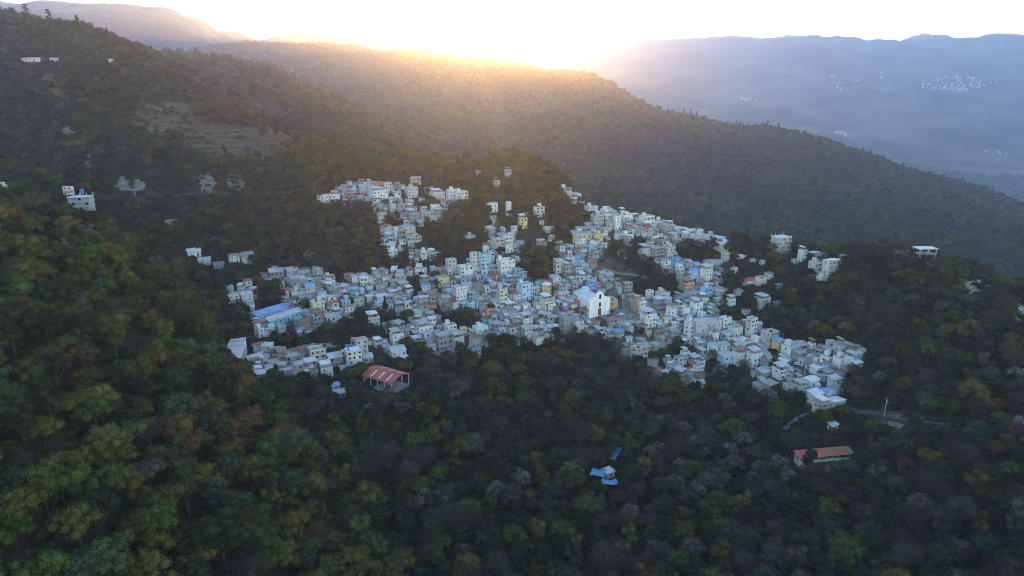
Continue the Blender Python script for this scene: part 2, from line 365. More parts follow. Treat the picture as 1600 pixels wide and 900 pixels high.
def tube(path, radii, seg=6):
    V, F = [], []; path = [Vector(p) for p in path]
    for i, p in enumerate(path):
        d = (path[min(i + 1, len(path) - 1)] - path[max(i - 1, 0)]).normalized()
        a = d.orthogonal().normalized(); b = d.cross(a)
        for k in range(seg):
            t = 2 * math.pi * k / seg; V.append(tuple(p + (a * math.cos(t) + b * math.sin(t)) * radii[i]))
    for i in range(len(path) - 1):
        for k in range(seg):
            F.append((i * seg + k, i * seg + (k + 1) % seg, (i + 1) * seg + (k + 1) % seg, (i + 1) * seg + k))
    return V, F
ICO_V = None
def ico():
    global ICO_V
    if ICO_V is None:
        t = (1 + 5 ** .5) / 2
        v = np.array([(-1, t, 0), (1, t, 0), (-1, -t, 0), (1, -t, 0), (0, -1, t), (0, 1, t), (0, -1, -t), (0, 1, -t), (t, 0, -1), (t, 0, 1), (-t, 0, -1), (-t, 0, 1)], float)
        v /= np.linalg.norm(v[0])
        f = [(0, 11, 5), (0, 5, 1), (0, 1, 7), (0, 7, 10), (0, 10, 11), (1, 5, 9), (5, 11, 4), (11, 10, 2), (10, 7, 6), (7, 1, 8), (3, 9, 4), (3, 4, 2), (3, 2, 6), (3, 6, 8), (3, 8, 9), (4, 9, 5), (2, 4, 11), (6, 2, 10), (8, 6, 7), (9, 8, 1)]
        ICO_V = np.array([[v[a], v[b], v[c], (v[a] + v[c]) / 2] for a, b, c in f])
    return ICO_V
def tree_kind(seed, form, detail):
    """crown radius about 1 in plan; base of trunk at z = 0. Returns trunk (verts, faces) and crown quads with a shade per quad"""
    r = np.random.default_rng(seed); q = random.Random(seed)
    nl = {'round': 21, 'oval': 19, 'airy': 24, 'bloom': 20, 'pine': 16, 'umbrella': 17}[form]
    H = {'round': 1.95, 'oval': 2.5, 'airy': 2.0, 'bloom': 1.9, 'pine': 3.2, 'umbrella': 1.8}[form]
    lobes = []
    for k in range(nl):
        if form == 'pine':
            z = H * (0.3 + 0.68 * k / nl); rr = 0.62 * (1 - 0.85 * k / nl); t = q.uniform(0, 6.28)
            lobes.append((math.cos(t) * rr * 0.6, math.sin(t) * rr * 0.6, z, 0.16 + rr * 0.42)); continue
        t = 2.399 * k + q.uniform(-.4, .4); f = math.sqrt((k + 0.4) / nl)
        if form == 'umbrella': z = H * (0.76 + 0.14 * (1 - f * f)) + q.uniform(-.08, .08); rad = q.uniform(.20, .32)
        else:
            z = H * (0.50 + 0.34 * math.sqrt(max(0, 1 - f * f))) + q.uniform(-.2, .14); rad = q.uniform(.20, .36)
            if form == 'oval': f *= 0.70; z = H * (0.38 + 0.48 * q.random())
        lobes.append((math.cos(t) * f * 0.80, math.sin(t) * f * 0.80, z, rad))
    per = int(detail / nl); Q, S = [], []
    thin = form == 'airy'
    for (cx, cy, cz, rad) in lobes:
        tone = q.uniform(0.76, 1.2); C0 = np.array([cx, cy, cz])
        if not thin:                       # the dense inside of each bough
            Q.append(C0 + ico() * rad * 0.74 * np.array([1, 1, .85])); S.append(np.full((20, 3), tone))
        k = per
        d = r.normal(size=(k, 3)); d[:, 2] = d[:, 2] * 0.85 + 0.30; d /= np.linalg.norm(d, axis=1)[:, None]
        rr = rad * (0.80 + 0.34 * r.random(k)) * (1 + 0.16 * np.sin(d[:, 0] * 9 + cx * 9) * np.cos(d[:, 1] * 8 + cy * 7))
        c = C0 + d * rr[:, None] * np.array([1.05, 1.05, 0.88])
        nrm = d + r.normal(size=(k, 3)) * 0.33; nrm[:, 2] += 0.12; nrm /= np.linalg.norm(nrm, axis=1)[:, None]
        a = np.cross(nrm, r.normal(size=(k, 3))); a /= np.linalg.norm(a, axis=1)[:, None]; b = np.cross(nrm, a)
        sz = math.sqrt(9.0 / detail) * 0.95 * (0.6 + 0.8 * r.random(k))
        la, lb = (sz * 0.60, sz * 0.42) if not thin else (sz * 0.80, sz * 0.17)
        if form == 'pine': la, lb = sz * 0.75, sz * 0.30
        A_, B_ = a * la[:, None], b * lb[:, None]
        Q.append(np.stack([c - A_ - B_ * .6, c + A_ * .2 - B_, c + A_ + B_ * .5, c - A_ * .3 + B_], 1))
        sh = np.repeat((tone * (0.72 + 0.56 * r.random(k)))[:, None], 3, 1)
        if form == 'bloom':
            w = r.random(k) < 0.6 * np.clip((d[:, 2] + 0.2) * 1.4, 0, 1)
            sh[w] = np.array([3.8, 3.6, 3.4]) * (0.6 + 0.6 * r.random((w.sum(), 1)))
        S.append(sh)
    TV, TF = tube([(0, 0, -0.5), (0, 0, 0.1), (q.uniform(-.04, .04), q.uniform(-.04, .04), H * .4), (q.uniform(-.1, .1), q.uniform(-.1, .1), H * .8)], [.06, .05, .038, .015])
    for k in range(0, len(lobes), 2 if form != 'airy' else 1):
        cx, cy, cz, rad = lobes[k]
        v, f = tube([(0, 0, H * q.uniform(.25, .42)), (cx * .55, cy * .55, cz * .72), (cx, cy, cz)], [.024, .015, .006], 4)
        o = len(TV); TV += v; TF += [tuple(i + o for i in g) for g in f]
    return TV, TF, np.concatenate(Q), np.concatenate(S)
KINDS = ['round', 'round', 'round', 'oval', 'oval', 'umbrella', 'airy', 'airy', 'bloom', 'pine']
def shade_attr(me, S):
    a = me.attributes.new('shade', 'FLOAT_COLOR', 'FACE'); a.data.foreach_set('color', np.concatenate([S, np.ones((len(S), 1))], 1).astype(np.float32).ravel())
NEAR_KINDS = []
for k, form in enumerate(KINDS):
    tv, tf, Q, S = tree_kind(100 + k, form, 1500 if form != 'airy' else 1700)
    trunk = new_mesh('trunk', tv, tf, [BARK], smooth=True)
    crown = quad_mesh('crown', Q, [LEAF]); shade_attr(crown, S)
    NEAR_KINDS.append((trunk, crown))
def joined_kind(k, form, detail, coll):
    tv, tf, Q, S = tree_kind(100 + k, form, detail)
    nq = len(Q); V = list(map(tuple, Q.reshape(-1, 3))); F = [(4 * i, 4 * i + 1, 4 * i + 2, 4 * i + 3) for i in range(nq)]
    o = len(V); V += tv; F += [tuple(i + o for i in g) for g in tf]
    me = new_mesh('tree_kind', V, F, [LEAF, BARK], [0] * nq + [1] * len(tf))
    shade_attr(me, np.concatenate([S, np.ones((len(tf), 3))]))
    ob = bpy.data.objects.new('kind_%02d' % k, me); coll.objects.link(ob)
def kind_collection(name, detail):
    coll = bpy.data.collections.new(name)
    for k, form in enumerate(KINDS): joined_kind(k, form, detail if form != 'airy' else int(detail * .9), coll)
    return coll
def forest_nodes(name, coll):
    g = bpy.data.node_groups.new(name, 'GeometryNodeTree')
    g.interface.new_socket('Geometry', in_out='INPUT', socket_type='NodeSocketGeometry'); g.interface.new_socket('Geometry', in_out='OUTPUT', socket_type='NodeSocketGeometry')
    n = g.nodes; l = g.links
    gi = n.new('NodeGroupInput'); go = n.new('NodeGroupOutput')
    ci = n.new('GeometryNodeCollectionInfo'); ci.inputs['Collection'].default_value = coll
    ci.inputs['Separate Children'].default_value = True; ci.inputs['Reset Children'].default_value = True
    ip = n.new('GeometryNodeInstanceOnPoints'); ip.inputs['Pick Instance'].default_value = True
    def na(nm, t):
        a = n.new('GeometryNodeInputNamedAttribute'); a.data_type = t; a.inputs[0].default_value = nm; return a.outputs[0]
    l.new(gi.outputs[0], ip.inputs['Points']); l.new(ci.outputs[0], ip.inputs['Instance'])
    l.new(na('kind_index', 'INT'), ip.inputs['Instance Index']); l.new(na('turn', 'FLOAT_VECTOR'), ip.inputs['Rotation']); l.new(na('size', 'FLOAT_VECTOR'), ip.inputs['Scale'])
    l.new(ip.outputs[0], go.inputs[0]); return g
def forest(name, P, kinds, sizes, tints, coll, label):
    me = bpy.data.meshes.new(name); n = len(P)
    me.vertices.add(n); me.vertices.foreach_set('co', np.asarray(P, np.float32).ravel())
    a = me.attributes.new('kind_index', 'INT', 'POINT'); a.data.foreach_set('value', np.asarray(kinds, np.int32))
    rot = np.zeros((n, 3), np.float32); rot[:, 2] = rng.random(n) * 6.28; rot[:, :2] = rng.normal(size=(n, 2)) * 0.05
    a = me.attributes.new('turn', 'FLOAT_VECTOR', 'POINT'); a.data.foreach_set('vector', rot.ravel())
    a = me.attributes.new('size', 'FLOAT_VECTOR', 'POINT'); a.data.foreach_set('vector', np.asarray(sizes, np.float32).ravel())
    a = me.attributes.new('tint', 'FLOAT_COLOR', 'POINT'); a.data.foreach_set('color', np.concatenate([tints, np.ones((n, 1))], 1).astype(np.float32).ravel())
    o = put(name, me, kind='stuff', label=label, category='forest')
    md = o.modifiers.new('trees', 'NODES'); md.node_group = forest_nodes(name, coll)
    return o

PAL = {'green': (0.050, 0.064, 0.019), 'dark': (0.026, 0.034, 0.016), 'olive': (0.072, 0.068, 0.020), 'ochre': (0.090, 0.067, 0.022), 'rust': (0.078, 0.050, 0.024),
       'brown': (0.058, 0.047, 0.032), 'grey': (0.066, 0.060, 0.047), 'bright': (0.054, 0.084, 0.018), 'teal': (0.042, 0.053, 0.027), 'pale': (0.070, 0.067, 0.051)}
PN = list(PAL)
MIX = {   # what grows where: shares of the colours above
    'left':  dict(green=.28, dark=.18, olive=.25, ochre=.08, rust=.035, brown=.07, grey=.04, bright=.015, teal=.05),
    'mid':   dict(green=.16, dark=.28, olive=.12, ochre=.01, rust=.01, brown=.18, grey=.14, bright=.005, teal=.09, pale=.025),
    'bloom': dict(green=.10, dark=.22, olive=.08, brown=.16, grey=.14, teal=.08, pale=.22),
    'right': dict(green=.16, dark=.24, olive=.10, ochre=.02, rust=.02, brown=.24, grey=.10, bright=.01, teal=.09, pale=.02),
    'back':  dict(green=.24, dark=.20, olive=.18, ochre=.02, rust=.02, brown=.18, grey=.08, teal=.08),
    'hill':  dict(green=.24, dark=.12, olive=.32, ochre=.10, rust=.05, brown=.14, grey=.03),
    'red':   dict(rust=.30, brown=.30, ochre=.14, olive=.20, dark=.06),
    'ridge': dict(green=.30, dark=.28, olive=.12, brown=.12, grey=.05, teal=.13)}
def zone(u, v, y):
    z = np.full(np.shape(u), 'mid', dtype='U8')
    z[(y > 400) & (u < 470)] = 'back'
    z[(y > 470) & (u >= 470) & (u < 1050)] = 'hill'
    z[(u > 1010) & (u < 1250) & (v > 560) & (v < 800)] = 'bloom'
    z[(u > 1180) & (v < 560)] = 'right'; z[(u > 1300)] = 'right'
    # the near spur on the left falls from the picture's edge to the bottom
    z[(u < np.interp(v, [300, 400, 600, 700, 900], [120, 260, 420, 470, 640])) & (y < 340)] = 'left'
    z[(y > 400) & (y < 850) & (((u > 310) & (u < 415) & (v > 135) & (v < 200)) | ((u > 425) & (u < 600) & (v > 318) & (v < 400)))] = 'red'
    z[y > 850] = 'ridge'
    return z
def sow(y0, y1, step, jitter, seed):
    r = np.random.default_rng(seed); X, Y = [], []
    y = y0
    while y < y1:
        s = step(y); hw = 1.0 * (y + 30) + 60
        x = np.arange(-hw, hw, s); X.append(x + r.uniform(-jitter, jitter, len(x)) * s + r.uniform(0, s)); Y.append(y + r.uniform(-jitter, jitter, len(x)) * s); y += s * 0.9
    x = np.concatenate(X); y = np.concatenate(Y)
    z = ground(x, y); u, v, d = project(x, y, z)
    k = (u > -330) & (u < 1930) & (v < 1160) & (d > 20)
    return x[k], y[k], z[k], u[k], v[k], d[k], r
def colour_trees(zn, x, y, r, size=26.):
    n = len(x); ci = np.zeros(n, int)
    patch = fbm(x / size, y / size, 77, 3) * 0.6 + r.random(n) * 0.45      # neighbours tend to be of one kind
    patch = np.argsort(np.argsort(patch)) / max(n, 1)
    shuffled = (patch * 7.3 + r.random(n) * 0.35) % 1.0
    for zname, mixd in MIX.items():
        m = zn == zname
        keys = list(mixd); cum = np.cumsum([mixd[k] for k in keys]); cum /= cum[-1]
        ci[m] = np.array([PN.index(keys[i]) for i in np.searchsorted(cum, np.clip(shuffled[m], 0, .9999))]) if m.any() else 0
    return ci
def kinds_for(ci, r):
    n = len(ci); k = r.choice([0, 1, 2, 3, 4, 5], n, p=[.25, .23, .22, .11, .09, .10])
    g = np.isin(ci, [PN.index('grey'), PN.index('brown')]); k[g & (r.random(n) < .55)] = 6; k[g & (r.random(n) < .3)] = 7
    k[ci == PN.index('pale')] = 8
    d = (ci == PN.index('dark')) & (r.random(n) < .08); k[d] = 9
    return k
CLEAR = []        # (x, y, radius): kept free of trees (houses, roads)

# ------------------------------------------------------------------ building materials
STAIN = (0.13, 0.12, 0.11)
WALLS = {'white': (0.66, 0.66, 0.64), 'pale grey': (0.45, 0.45, 0.44), 'bare grey': (0.26, 0.255, 0.25), 'cream': (0.66, 0.58, 0.45), 'pale blue': (0.42, 0.56, 0.70),
         'turquoise': (0.20, 0.48, 0.54), 'blue': (0.12, 0.32, 0.60), 'yellow': (0.58, 0.47, 0.24), 'orange': (0.48, 0.25, 0.14), 'pink': (0.56, 0.44, 0.41), 'lilac': (0.46, 0.43, 0.56), 'green': (0.42, 0.50, 0.44)}
for k, c in WALLS.items(): mat('wall ' + k, c, 0.85, 0.16, 0.35, dirt=STAIN, dirt_amt=0.42, bump=0.15)
ROOFS = {'silver tin': (0.42, 0.44, 0.47), 'grey tin': (0.30, 0.31, 0.33), 'rusty tin': (0.22, 0.12, 0.08), 'blue tin': (0.16, 0.30, 0.56), 'red': (0.42, 0.10, 0.07), 'tiled': (0.27, 0.12, 0.07), 'white': (0.60, 0.61, 0.62)}
for k, c in ROOFS.items():
    mat('roof ' + k, c, 0.5 if 'tin' in k else 0.8, 0.25, 0.5, metal=0.15 if k in ('silver tin', 'grey tin') else 0.0, dirt=(0.16, 0.10, 0.07) if k != 'white' else STAIN, dirt_amt=0.5 if 'tin' in k else 0.3, bump=0.1)
mat('concrete', (0.36, 0.355, 0.34), 0.9, 0.3, 0.4, dirt=STAIN, dirt_amt=0.5, bump=0.2)
mat('slab light', (0.52, 0.52, 0.51), 0.85, 0.2, 0.4, dirt=STAIN, dirt_amt=0.4)
mat('glass dark', (0.018, 0.020, 0.024), 0.25, 0.3, 0.5, spec=0.4)
mat('frame white', (0.62, 0.62, 0.60), 0.6, 0.1, 1.0)
mat('frame brown', (0.12, 0.07, 0.04), 0.6, 0.2, 1.0)
mat('door metal', (0.10, 0.09, 0.09), 0.5, 0.3, 1.0)
mat('tank black', (0.02, 0.02, 0.022), 0.5, 0.1, 1.0)
mat('asphalt', (0.06, 0.06, 0.062), 0.9, 0.3, 0.3, dirt=(0.11, 0.10, 0.085), dirt_amt=0.6)
mat('paving', (0.19, 0.185, 0.18), 0.9, 0.25, 0.25, dirt=(0.12, 0.11, 0.10), dirt_amt=0.5)
mat('crest rock', (0.40, 0.37, 0.33), 0.95, 0.5, 0.25, dirt=(0.12, 0.10, 0.07), dirt_amt=0.7, bump=0.5)
mat('church white', (0.78, 0.78, 0.77), 0.8, 0.1, 0.35, dirt=STAIN, dirt_amt=0.15, bump=0.15)
mat('limestone', (0.20, 0.185, 0.165), 0.95, 0.6, 0.22, dirt=(0.06, 0.055, 0.035), dirt_amt=0.9, bump=0.5)
mat('dry stone', (0.10, 0.09, 0.075), 0.95, 0.5, 0.8, bump=0.5)
mat('tarp blue', (0.10, 0.28, 0.48), 0.55, 0.3, 0.5, bump=0.3)
mat('earth bank', (0.07, 0.06, 0.045), 0.95, 0.4, 0.5)
mat('timber', (0.13, 0.09, 0.06), 0.85, 0.3, 2.0)
mat('rubber', (0.015, 0.015, 0.015), 0.8, 0.1, 2.0)
mat('poster blue', (0.10, 0.22, 0.50), 0.6, 0.1, 0.5); mat('poster orange', (0.62, 0.22, 0.07), 0.6, 0.1, 0.5); mat('poster white', (0.75, 0.74, 0.70), 0.6, 0.1, 0.5)
for nm, c in (('car red', (0.30, 0.05, 0.04)), ('car white', (0.70, 0.70, 0.70)), ('car dark', (0.05, 0.05, 0.06)), ('car silver', (0.40, 0.41, 0.43))): mat(nm, c, 0.3, 0.05, 1.0, spec=0.5)

class MB:
    def __init__(s): s.V = []; s.F = []; s.M = []; s.mats = []
    def mi(s, m):
        if m not in s.mats: s.mats.append(m)
        return s.mats.index(m)
    def poly(s, pts, m):
        o = len(s.V); s.V += [tuple(p) for p in pts]; s.F.append(tuple(range(o, o + len(pts)))); s.M.append(s.mi(m))
    def box(s, x0, x1, y0, y1, z0, z1, m, side=None, top=None):
        side = side or m; top = top or m; o = len(s.V)
        s.V += [(x0, y0, z0), (x1, y0, z0), (x1, y1, z0), (x0, y1, z0), (x0, y0, z1), (x1, y0, z1), (x1, y1, z1), (x0, y1, z1)]
        for f, mm in (((0, 1, 5, 4), m), ((2, 3, 7, 6), m), ((1, 2, 6, 5), side), ((3, 0, 4, 7), side), ((4, 5, 6, 7), top), ((3, 2, 1, 0), m)):
            s.F.append(tuple(i + o for i in f)); s.M.append(s.mi(mm))
    def sheet(s, p, th, m):
        """four corners, thickened downwards"""
        o = len(s.V); s.V += [tuple(q) for q in p] + [(q[0], q[1], q[2] - th) for q in p]
        for f in ((0, 1, 2, 3), (7, 6, 5, 4), (0, 4, 5, 1), (1, 5, 6, 2), (2, 6, 7, 3), (3, 7, 4, 0)): s.F.append(tuple(i + o for i in f)); s.M.append(s.mi(m))
    def cyl(s, x, y, z0, z1, r, m, seg=10, r1=None):
        o = len(s.V); r1 = r if r1 is None else r1
        for z, rr in ((z0, r), (z1, r1)):
            s.V += [(x + rr * math.cos(2 * math.pi * k / seg), y + rr * math.sin(2 * math.pi * k / seg), z) for k in range(seg)]
        for k in range(seg): s.F.append((o + k, o + (k + 1) % seg, o + seg + (k + 1) % seg, o + seg + k)); s.M.append(s.mi(m))
        s.F.append(tuple(o + seg + k for k in range(seg))); s.M.append(s.mi(m)); s.F.append(tuple(o + seg - 1 - k for k in range(seg))); s.M.append(s.mi(m))
    def mesh(s, name): return new_mesh(name, s.V, s.F, [MATS[m] for m in s.mats], s.M)
    def add(s, o, f=lambda p: p):
        k = len(s.V); s.V += [f(p) for p in o.V]; s.F += [tuple(i + k for i in g) for g in o.F]; s.M += [s.mi(o.mats[j]) for j in o.M]

def window_unit(frame):
    b = MB(); t = 0.09
    b.box(-.5, .5, -.07, .0, -.5, -.5 + t, frame); b.box(-.5, .5, -.07, .0, .5 - t, .5, frame)
    b.box(-.5, -.5 + t, -.07, .0, -.5 + t, .5 - t, frame); b.box(.5 - t, .5, -.07, .0, -.5 + t, .5 - t, frame)
    b.poly([(-.5 + t, -.02, -.5 + t), (.5 - t, -.02, -.5 + t), (.5 - t, -.02, .5 - t), (-.5 + t, -.02, .5 - t)], 'glass dark')
    return b
def door_unit(leaf):
    b = MB(); t = 0.07
    b.box(-.5, -.5 + t, -.08, .0, 0, 1, 'frame white'); b.box(.5 - t, .5, -.08, .0, 0, 1, 'frame white'); b.box(-.5 + t, .5 - t, -.08, .0, 1 - t, 1, 'frame white')
    b.poly([(-.5 + t, -.03, 0), (.5 - t, -.03, 0), (.5 - t, -.03, 1 - t), (-.5 + t, -.03, 1 - t)], leaf); return b
UNITS = {'window': [window_unit('frame white'), window_unit('frame brown'), window_unit('door metal')], 'door': [door_unit('door metal'), door_unit('frame brown'), door_unit('poster blue')]}
UNIT_MESH = {k: [b.mesh(k) for b in v] for k, v in UNITS.items()}

NUM = {1: 'one-storey', 2: 'two-storey', 3: 'three-storey', 4: 'four-storey', 5: 'five-storey', 6: 'six-storey'}
def roof_words(s):
    k, c = s['roof']
    if c is None: return {'flat': 'flat roof', 'canopy': 'canopied rooftop', 'stub': 'unfinished rooftop'}[k]
    return c + ' roof'

def house_parts(s, q):
    """parts of one building in its own frame: front towards -Y, origin on the ground at its middle"""
    w, d, n, sh = s['w'], s['d'], s['n'], s.get('sh', 2.75)
    wm = 'wall ' + s['wall']; sm = 'wall ' + s.get('side', s['wall']); P = []; W = []
    hw, hd = w / 2, d / 2; b = MB()
    b.box(-hw, hw, -hd, hd, -4.5, 0.0, 'concrete')
    gal = s.get('gallery', 0); topf = s.get('topfrac', 1.0); g = 1.3
    rails = MB()
    for k in range(n):
        z0, z1 = k * sh, (k + 1) * sh
        x1 = hw if (k < n - 1 or n == 1) else -hw + w * topf
        open_ = gal and k >= (1 if gal == 1 else 0) and w > 4
        y0 = -hd + (g if open_ else 0)
        b.box(-hw, x1, y0, hd, z0, z1 - .14, wm, sm)
        b.box(-hw - .07, x1 + .07, -hd - .07, hd + .07, z1 - .14, z1, 'slab light')
        if open_:
            nc = max(2, int(w / 3.2) + 1)
            for c in range(nc):
                cx = -hw + .15 + (x1 + hw - .3) * c / (nc - 1); b.box(cx - .13, cx + .13, -hd + .02, -hd + .28, z0, z1 - .14, wm)
            if k > 0: rails.box(-hw + .02, x1 - .02, -hd - .02, -hd + .10, z0, z0 + .85, wm)
        # openings
        nw = max(1, int(round((x1 + hw) / q.uniform(2.5, 3.3)))); ww = q.uniform(.95, 1.25); wh = q.uniform(1.0, 1.3)
        for c in range(nw):
            cx = -hw + (x1 + hw) * (c + .5) / nw
            if k == 0 and c == s.get('door_at', nw // 2): W.append(('door', cx, y0, 0.0, 0.0, 1.2 if w < 12 else 1.6, 2.15))
            elif q.random() < .78: W.append(('window', cx + q.uniform(-.25, .25), y0, z0 + sh * .53, 0.0, ww * (1.25 if open_ else 1) * q.uniform(.75, 1.2), wh * q.uniform(.8, 1.15)))
        for sgn in (-1, 1):
            if (sgn == 1 and x1 < hw) or q.random() < .42: continue
            ns = max(1, int(d / 3.4)); ang = math.pi / 2 * sgn
            for c in range(ns):
                if q.random() < .8: W.append(('window', sgn * hw, -hd + d * (c + .5) / ns + (g / 2 if open_ else 0), z0 + sh * .55, ang, ww * .9, wh * .9))
    P.append(('wall', b))
    if rails.V: P.append(('balcony_rail', rails))
    if s.get('annex'):
        c = MB(); aw = min(w * q.uniform(.4, .9), 4.5); ad = q.uniform(1.8, 3.0); ax = q.uniform(-hw, hw - aw); zh = q.uniform(2.0, 2.4); am = 'roof ' + q.choice(['silver tin', 'grey tin', 'rusty tin', 'silver tin', 'white'])
        c.box(ax, ax + aw, -hd - ad, -hd - .01, -4.5, zh - .35, 'wall ' + q.choice(['bare grey', 'pale grey', s['wall']])); c.sheet([(ax - .3, -hd - ad - .4, zh - .3), (ax + aw + .3, -hd - ad - .4, zh - .3), (ax + aw + .3, -hd - .02, zh + .25), (ax - .3, -hd - .02, zh + .25)], .06, am)
        P.append(('lean_to', c))
    zt = n * sh; kind, rm = s['roof']; r = MB(); rm = 'roof ' + rm if rm else 'concrete'
    zb = (n - 1) * sh if topf < 1 and n > 1 else zt
    xt = -hw + w * topf if topf < 1 and n > 1 else hw
    if topf < 1 and n > 1:
        t = MB(); e = .12
        t.box(xt + .07, hw, -hd, -hd + e, zb, zb + .75, wm); t.box(xt + .07, hw, hd - e, hd, zb, zb + .75, wm); t.box(hw - e, hw, -hd + e, hd - e, zb, zb + .75, sm)
        P.append(('terrace_parapet', t))
    if kind in ('flat', 'terrace', 'canopy', 'stub'):
        e = .14; ph = s.get('parapet', q.choice([.25, .5, .8]))
        r.box(-hw, xt, -hd, -hd + e, zt, zt + ph, wm); r.box(-hw, xt, hd - e, hd, zt, zt + ph, wm)
        r.box(-hw, -hw + e, -hd + e, hd - e, zt, zt + ph, sm); r.box(xt - e, xt, -hd + e, hd - e, zt, zt + ph, sm)
        r.box(-hw + e, xt - e, -hd + e, hd - e, zt, zt + .06, 'roof white' if s.get('light_top') else 'concrete')
        P.append(('roof', r))
        if kind == 'canopy':
            c = MB(); f = q.uniform(.55, .95); x1 = -hw + (xt + hw) * f; h = 2.3
            for px in (-hw + .3, x1 - .2):
                for py in (-hd + .3, hd - .3): c.box(px - .06, px + .06, py - .06, py + .06, zt + .06, zt + h, 'concrete')
            cm = 'roof ' + q.choice(['silver tin', 'silver tin', 'white', 'grey tin', 'rusty tin'])
            c.sheet([(-hw - .3, -hd - .3, zt + h + .05), (x1 + .2, -hd - .3, zt + h + .05), (x1 + .2, hd + .3, zt + h + .5), (-hw - .3, hd + .3, zt + h + .5)], .06, cm)
            P.append(('rooftop_canopy', c))
        if kind == 'stub':
            c = MB(); nx = max(2, int(w / 3) + 1)
            for i in range(nx):
                for py in (-hd + .2, hd - .2):
                    px = -hw + .2 + (xt + hw - .4) * i / (nx - 1); hh = q.uniform(.7, 1.3); c.box(px - .13, px + .13, py - .13, py + .13, zt + .06, zt + hh, 'concrete')
                    c.box(px - .03, px + .03, py - .03, py + .03, zt + hh, zt + hh + .7, 'rubber')
            P.append(('column_stub', c))
        if kind in ('flat', 'terrace') and w > 5 and q.random() < .5:
            c = MB(); cx = q.uniform(-hw + 1.5, xt - 1.5) if xt + hw > 3.2 else 0; c.box(cx - 1.1, cx + 1.1, hd - 2.6, hd - .3, zt + .06, zt + 2.3, sm); c.box(cx - 1.25, cx + 1.25, hd - 2.75, hd - .2, zt + 2.3, zt + 2.42, 'slab light')
            P.append(('stair_hut', c))
        if w > 4 and q.random() < .4:
            c = MB(); cx, cy = q.uniform(-hw + .9, xt - .9), q.uniform(-hd + .9, 0); c.cyl(cx, cy, zt + .06, zt + 1.25, .55, q.choice(['tank black', 'tank black', 'roof blue tin'])); c.cyl(cx, cy, zt + 1.25, zt + 1.45, .45, 'tank black', r1=.2)
            P.append(('water_tank', c))
    elif kind == 'shed':
        o = .4; dz = s.get('pitch', q.uniform(.10, .2)) * d; k = max(1, int(w / 3.2)); flip = s.get('flip', q.random() < .3)
        za, zc = (zt + .02, zt + dz) if not flip else (zt + dz, zt + .02)
        alt = [rm, rm, rm, 'roof grey tin' if 'tin' in rm else rm]
        for i in range(k):
            xa = -hw - o + (w + 2 * o) * i / k; xb = -hw - o + (w + 2 * o) * (i + 1) / k; dzz = .03 * (i % 2)
            r.sheet([(xa, -hd - o, za + .1 + dzz), (xb + .04, -hd - o, za + .1 + dzz), (xb + .04, hd + o, zc + .1 + dzz), (xa, hd + o, zc + .1 + dzz)], .07, q.choice(alt))
        for sx in (-hw + .06, hw - .06): r.poly([(sx, -hd, zt), (sx, hd, zt), (sx, hd, zc), (sx, -hd, za)], sm)
        yb = hd if not flip else -hd; r.poly([(-hw, yb, zt), (hw, yb, zt), (hw, yb, zt + dz), (-hw, yb, zt + dz)], wm)
        P.append(('roof', r))
    else:
        o = .4; rise = s.get('pitch', .28) * (d / 2 if s.get('ridge', 'x') == 'x' else w / 2)
        if s.get('ridge', 'x') == 'x':
            k = max(1, int(w / 4)); alt = s.get('roof_alt', rm)
            for i in range(k):
                xa = -hw - o + (w + 2 * o) * i / k; xb = -hw - o + (w + 2 * o) * (i + 1) / k; m2 = rm if i < k * s.get('alt_from', 2) else alt
                e = rise * o / (d / 2); dzz = .02 * (i % 2)
                r.sheet([(xa, -hd - o, zt - e + .1 + dzz), (xb, -hd - o, zt - e + .1 + dzz), (xb, 0, zt + rise + .1 + dzz), (xa, 0, zt + rise + .1 + dzz)], .07, m2)
                r.sheet([(xb, hd + o, zt - e + .1 + dzz), (xa, hd + o, zt - e + .1 + dzz), (xa, 0, zt + rise + .1 + dzz), (xb, 0, zt + rise + .1 + dzz)], .07, m2)
            for sx in (-hw + .05, hw - .05): r.poly([(sx, -hd, zt - .02), (sx, hd, zt - .02), (sx, 0, zt + rise)], sm)
        else:
            e = rise * o / (w / 2)
            r.sheet([(-hw - o, -hd - o, zt - e + .1), (0, -hd - o, zt + rise + .1), (0, hd + o, zt + rise + .1), (-hw - o, hd + o, zt - e + .1)], .07, rm)
            r.sheet([(0, -hd - o, zt + rise + .1), (hw + o, -hd - o, zt - e + .1), (hw + o, hd + o, zt - e + .1), (0, hd + o, zt + rise + .1)], .07, rm)
            for sy in (-hd + .05, hd - .05): r.poly([(-hw, sy, zt - .02), (hw, sy, zt - .02), (0, sy, zt + rise)], wm)
        P.append(('roof', r))
    return P, W

HOUSES = []; VIEWS = []
def corners(h, grow=0.0):
    c, s_ = math.cos(h['rot']), math.sin(h['rot']); a, b = h['w'] / 2 + grow, h['d'] / 2 + grow
    return [(h['x'] + c * i - s_ * j, h['y'] + s_ * i + c * j) for i, j in ((-a, -b), (a, -b), (a, b), (-a, b))]
def overlaps(h, k, slack=0.0):
    if (h['x'] - k['x']) ** 2 + (h['y'] - k['y']) ** 2 > ((h['w'] + h['d'] + k['w'] + k['d']) * .36) ** 2: return False
    A_, B_ = corners(h, -slack), corners(k, -slack)
    for P_ in (h['rot'], h['rot'] + math.pi / 2, k['rot'], k['rot'] + math.pi / 2):
        ax, ay = math.cos(P_), math.sin(P_)
        a = [x * ax + y * ay for x, y in A_]; b = [x * ax + y * ay for x, y in B_]
        if max(a) <= min(b) or max(b) <= min(a): return False
    return True
def settle(h):
    zc = [float(ground(x, y)) for x, y in corners(h)]
    h['z'] = (float(ground(h['x'], h['y'])) + min(zc)) / 2
    return h
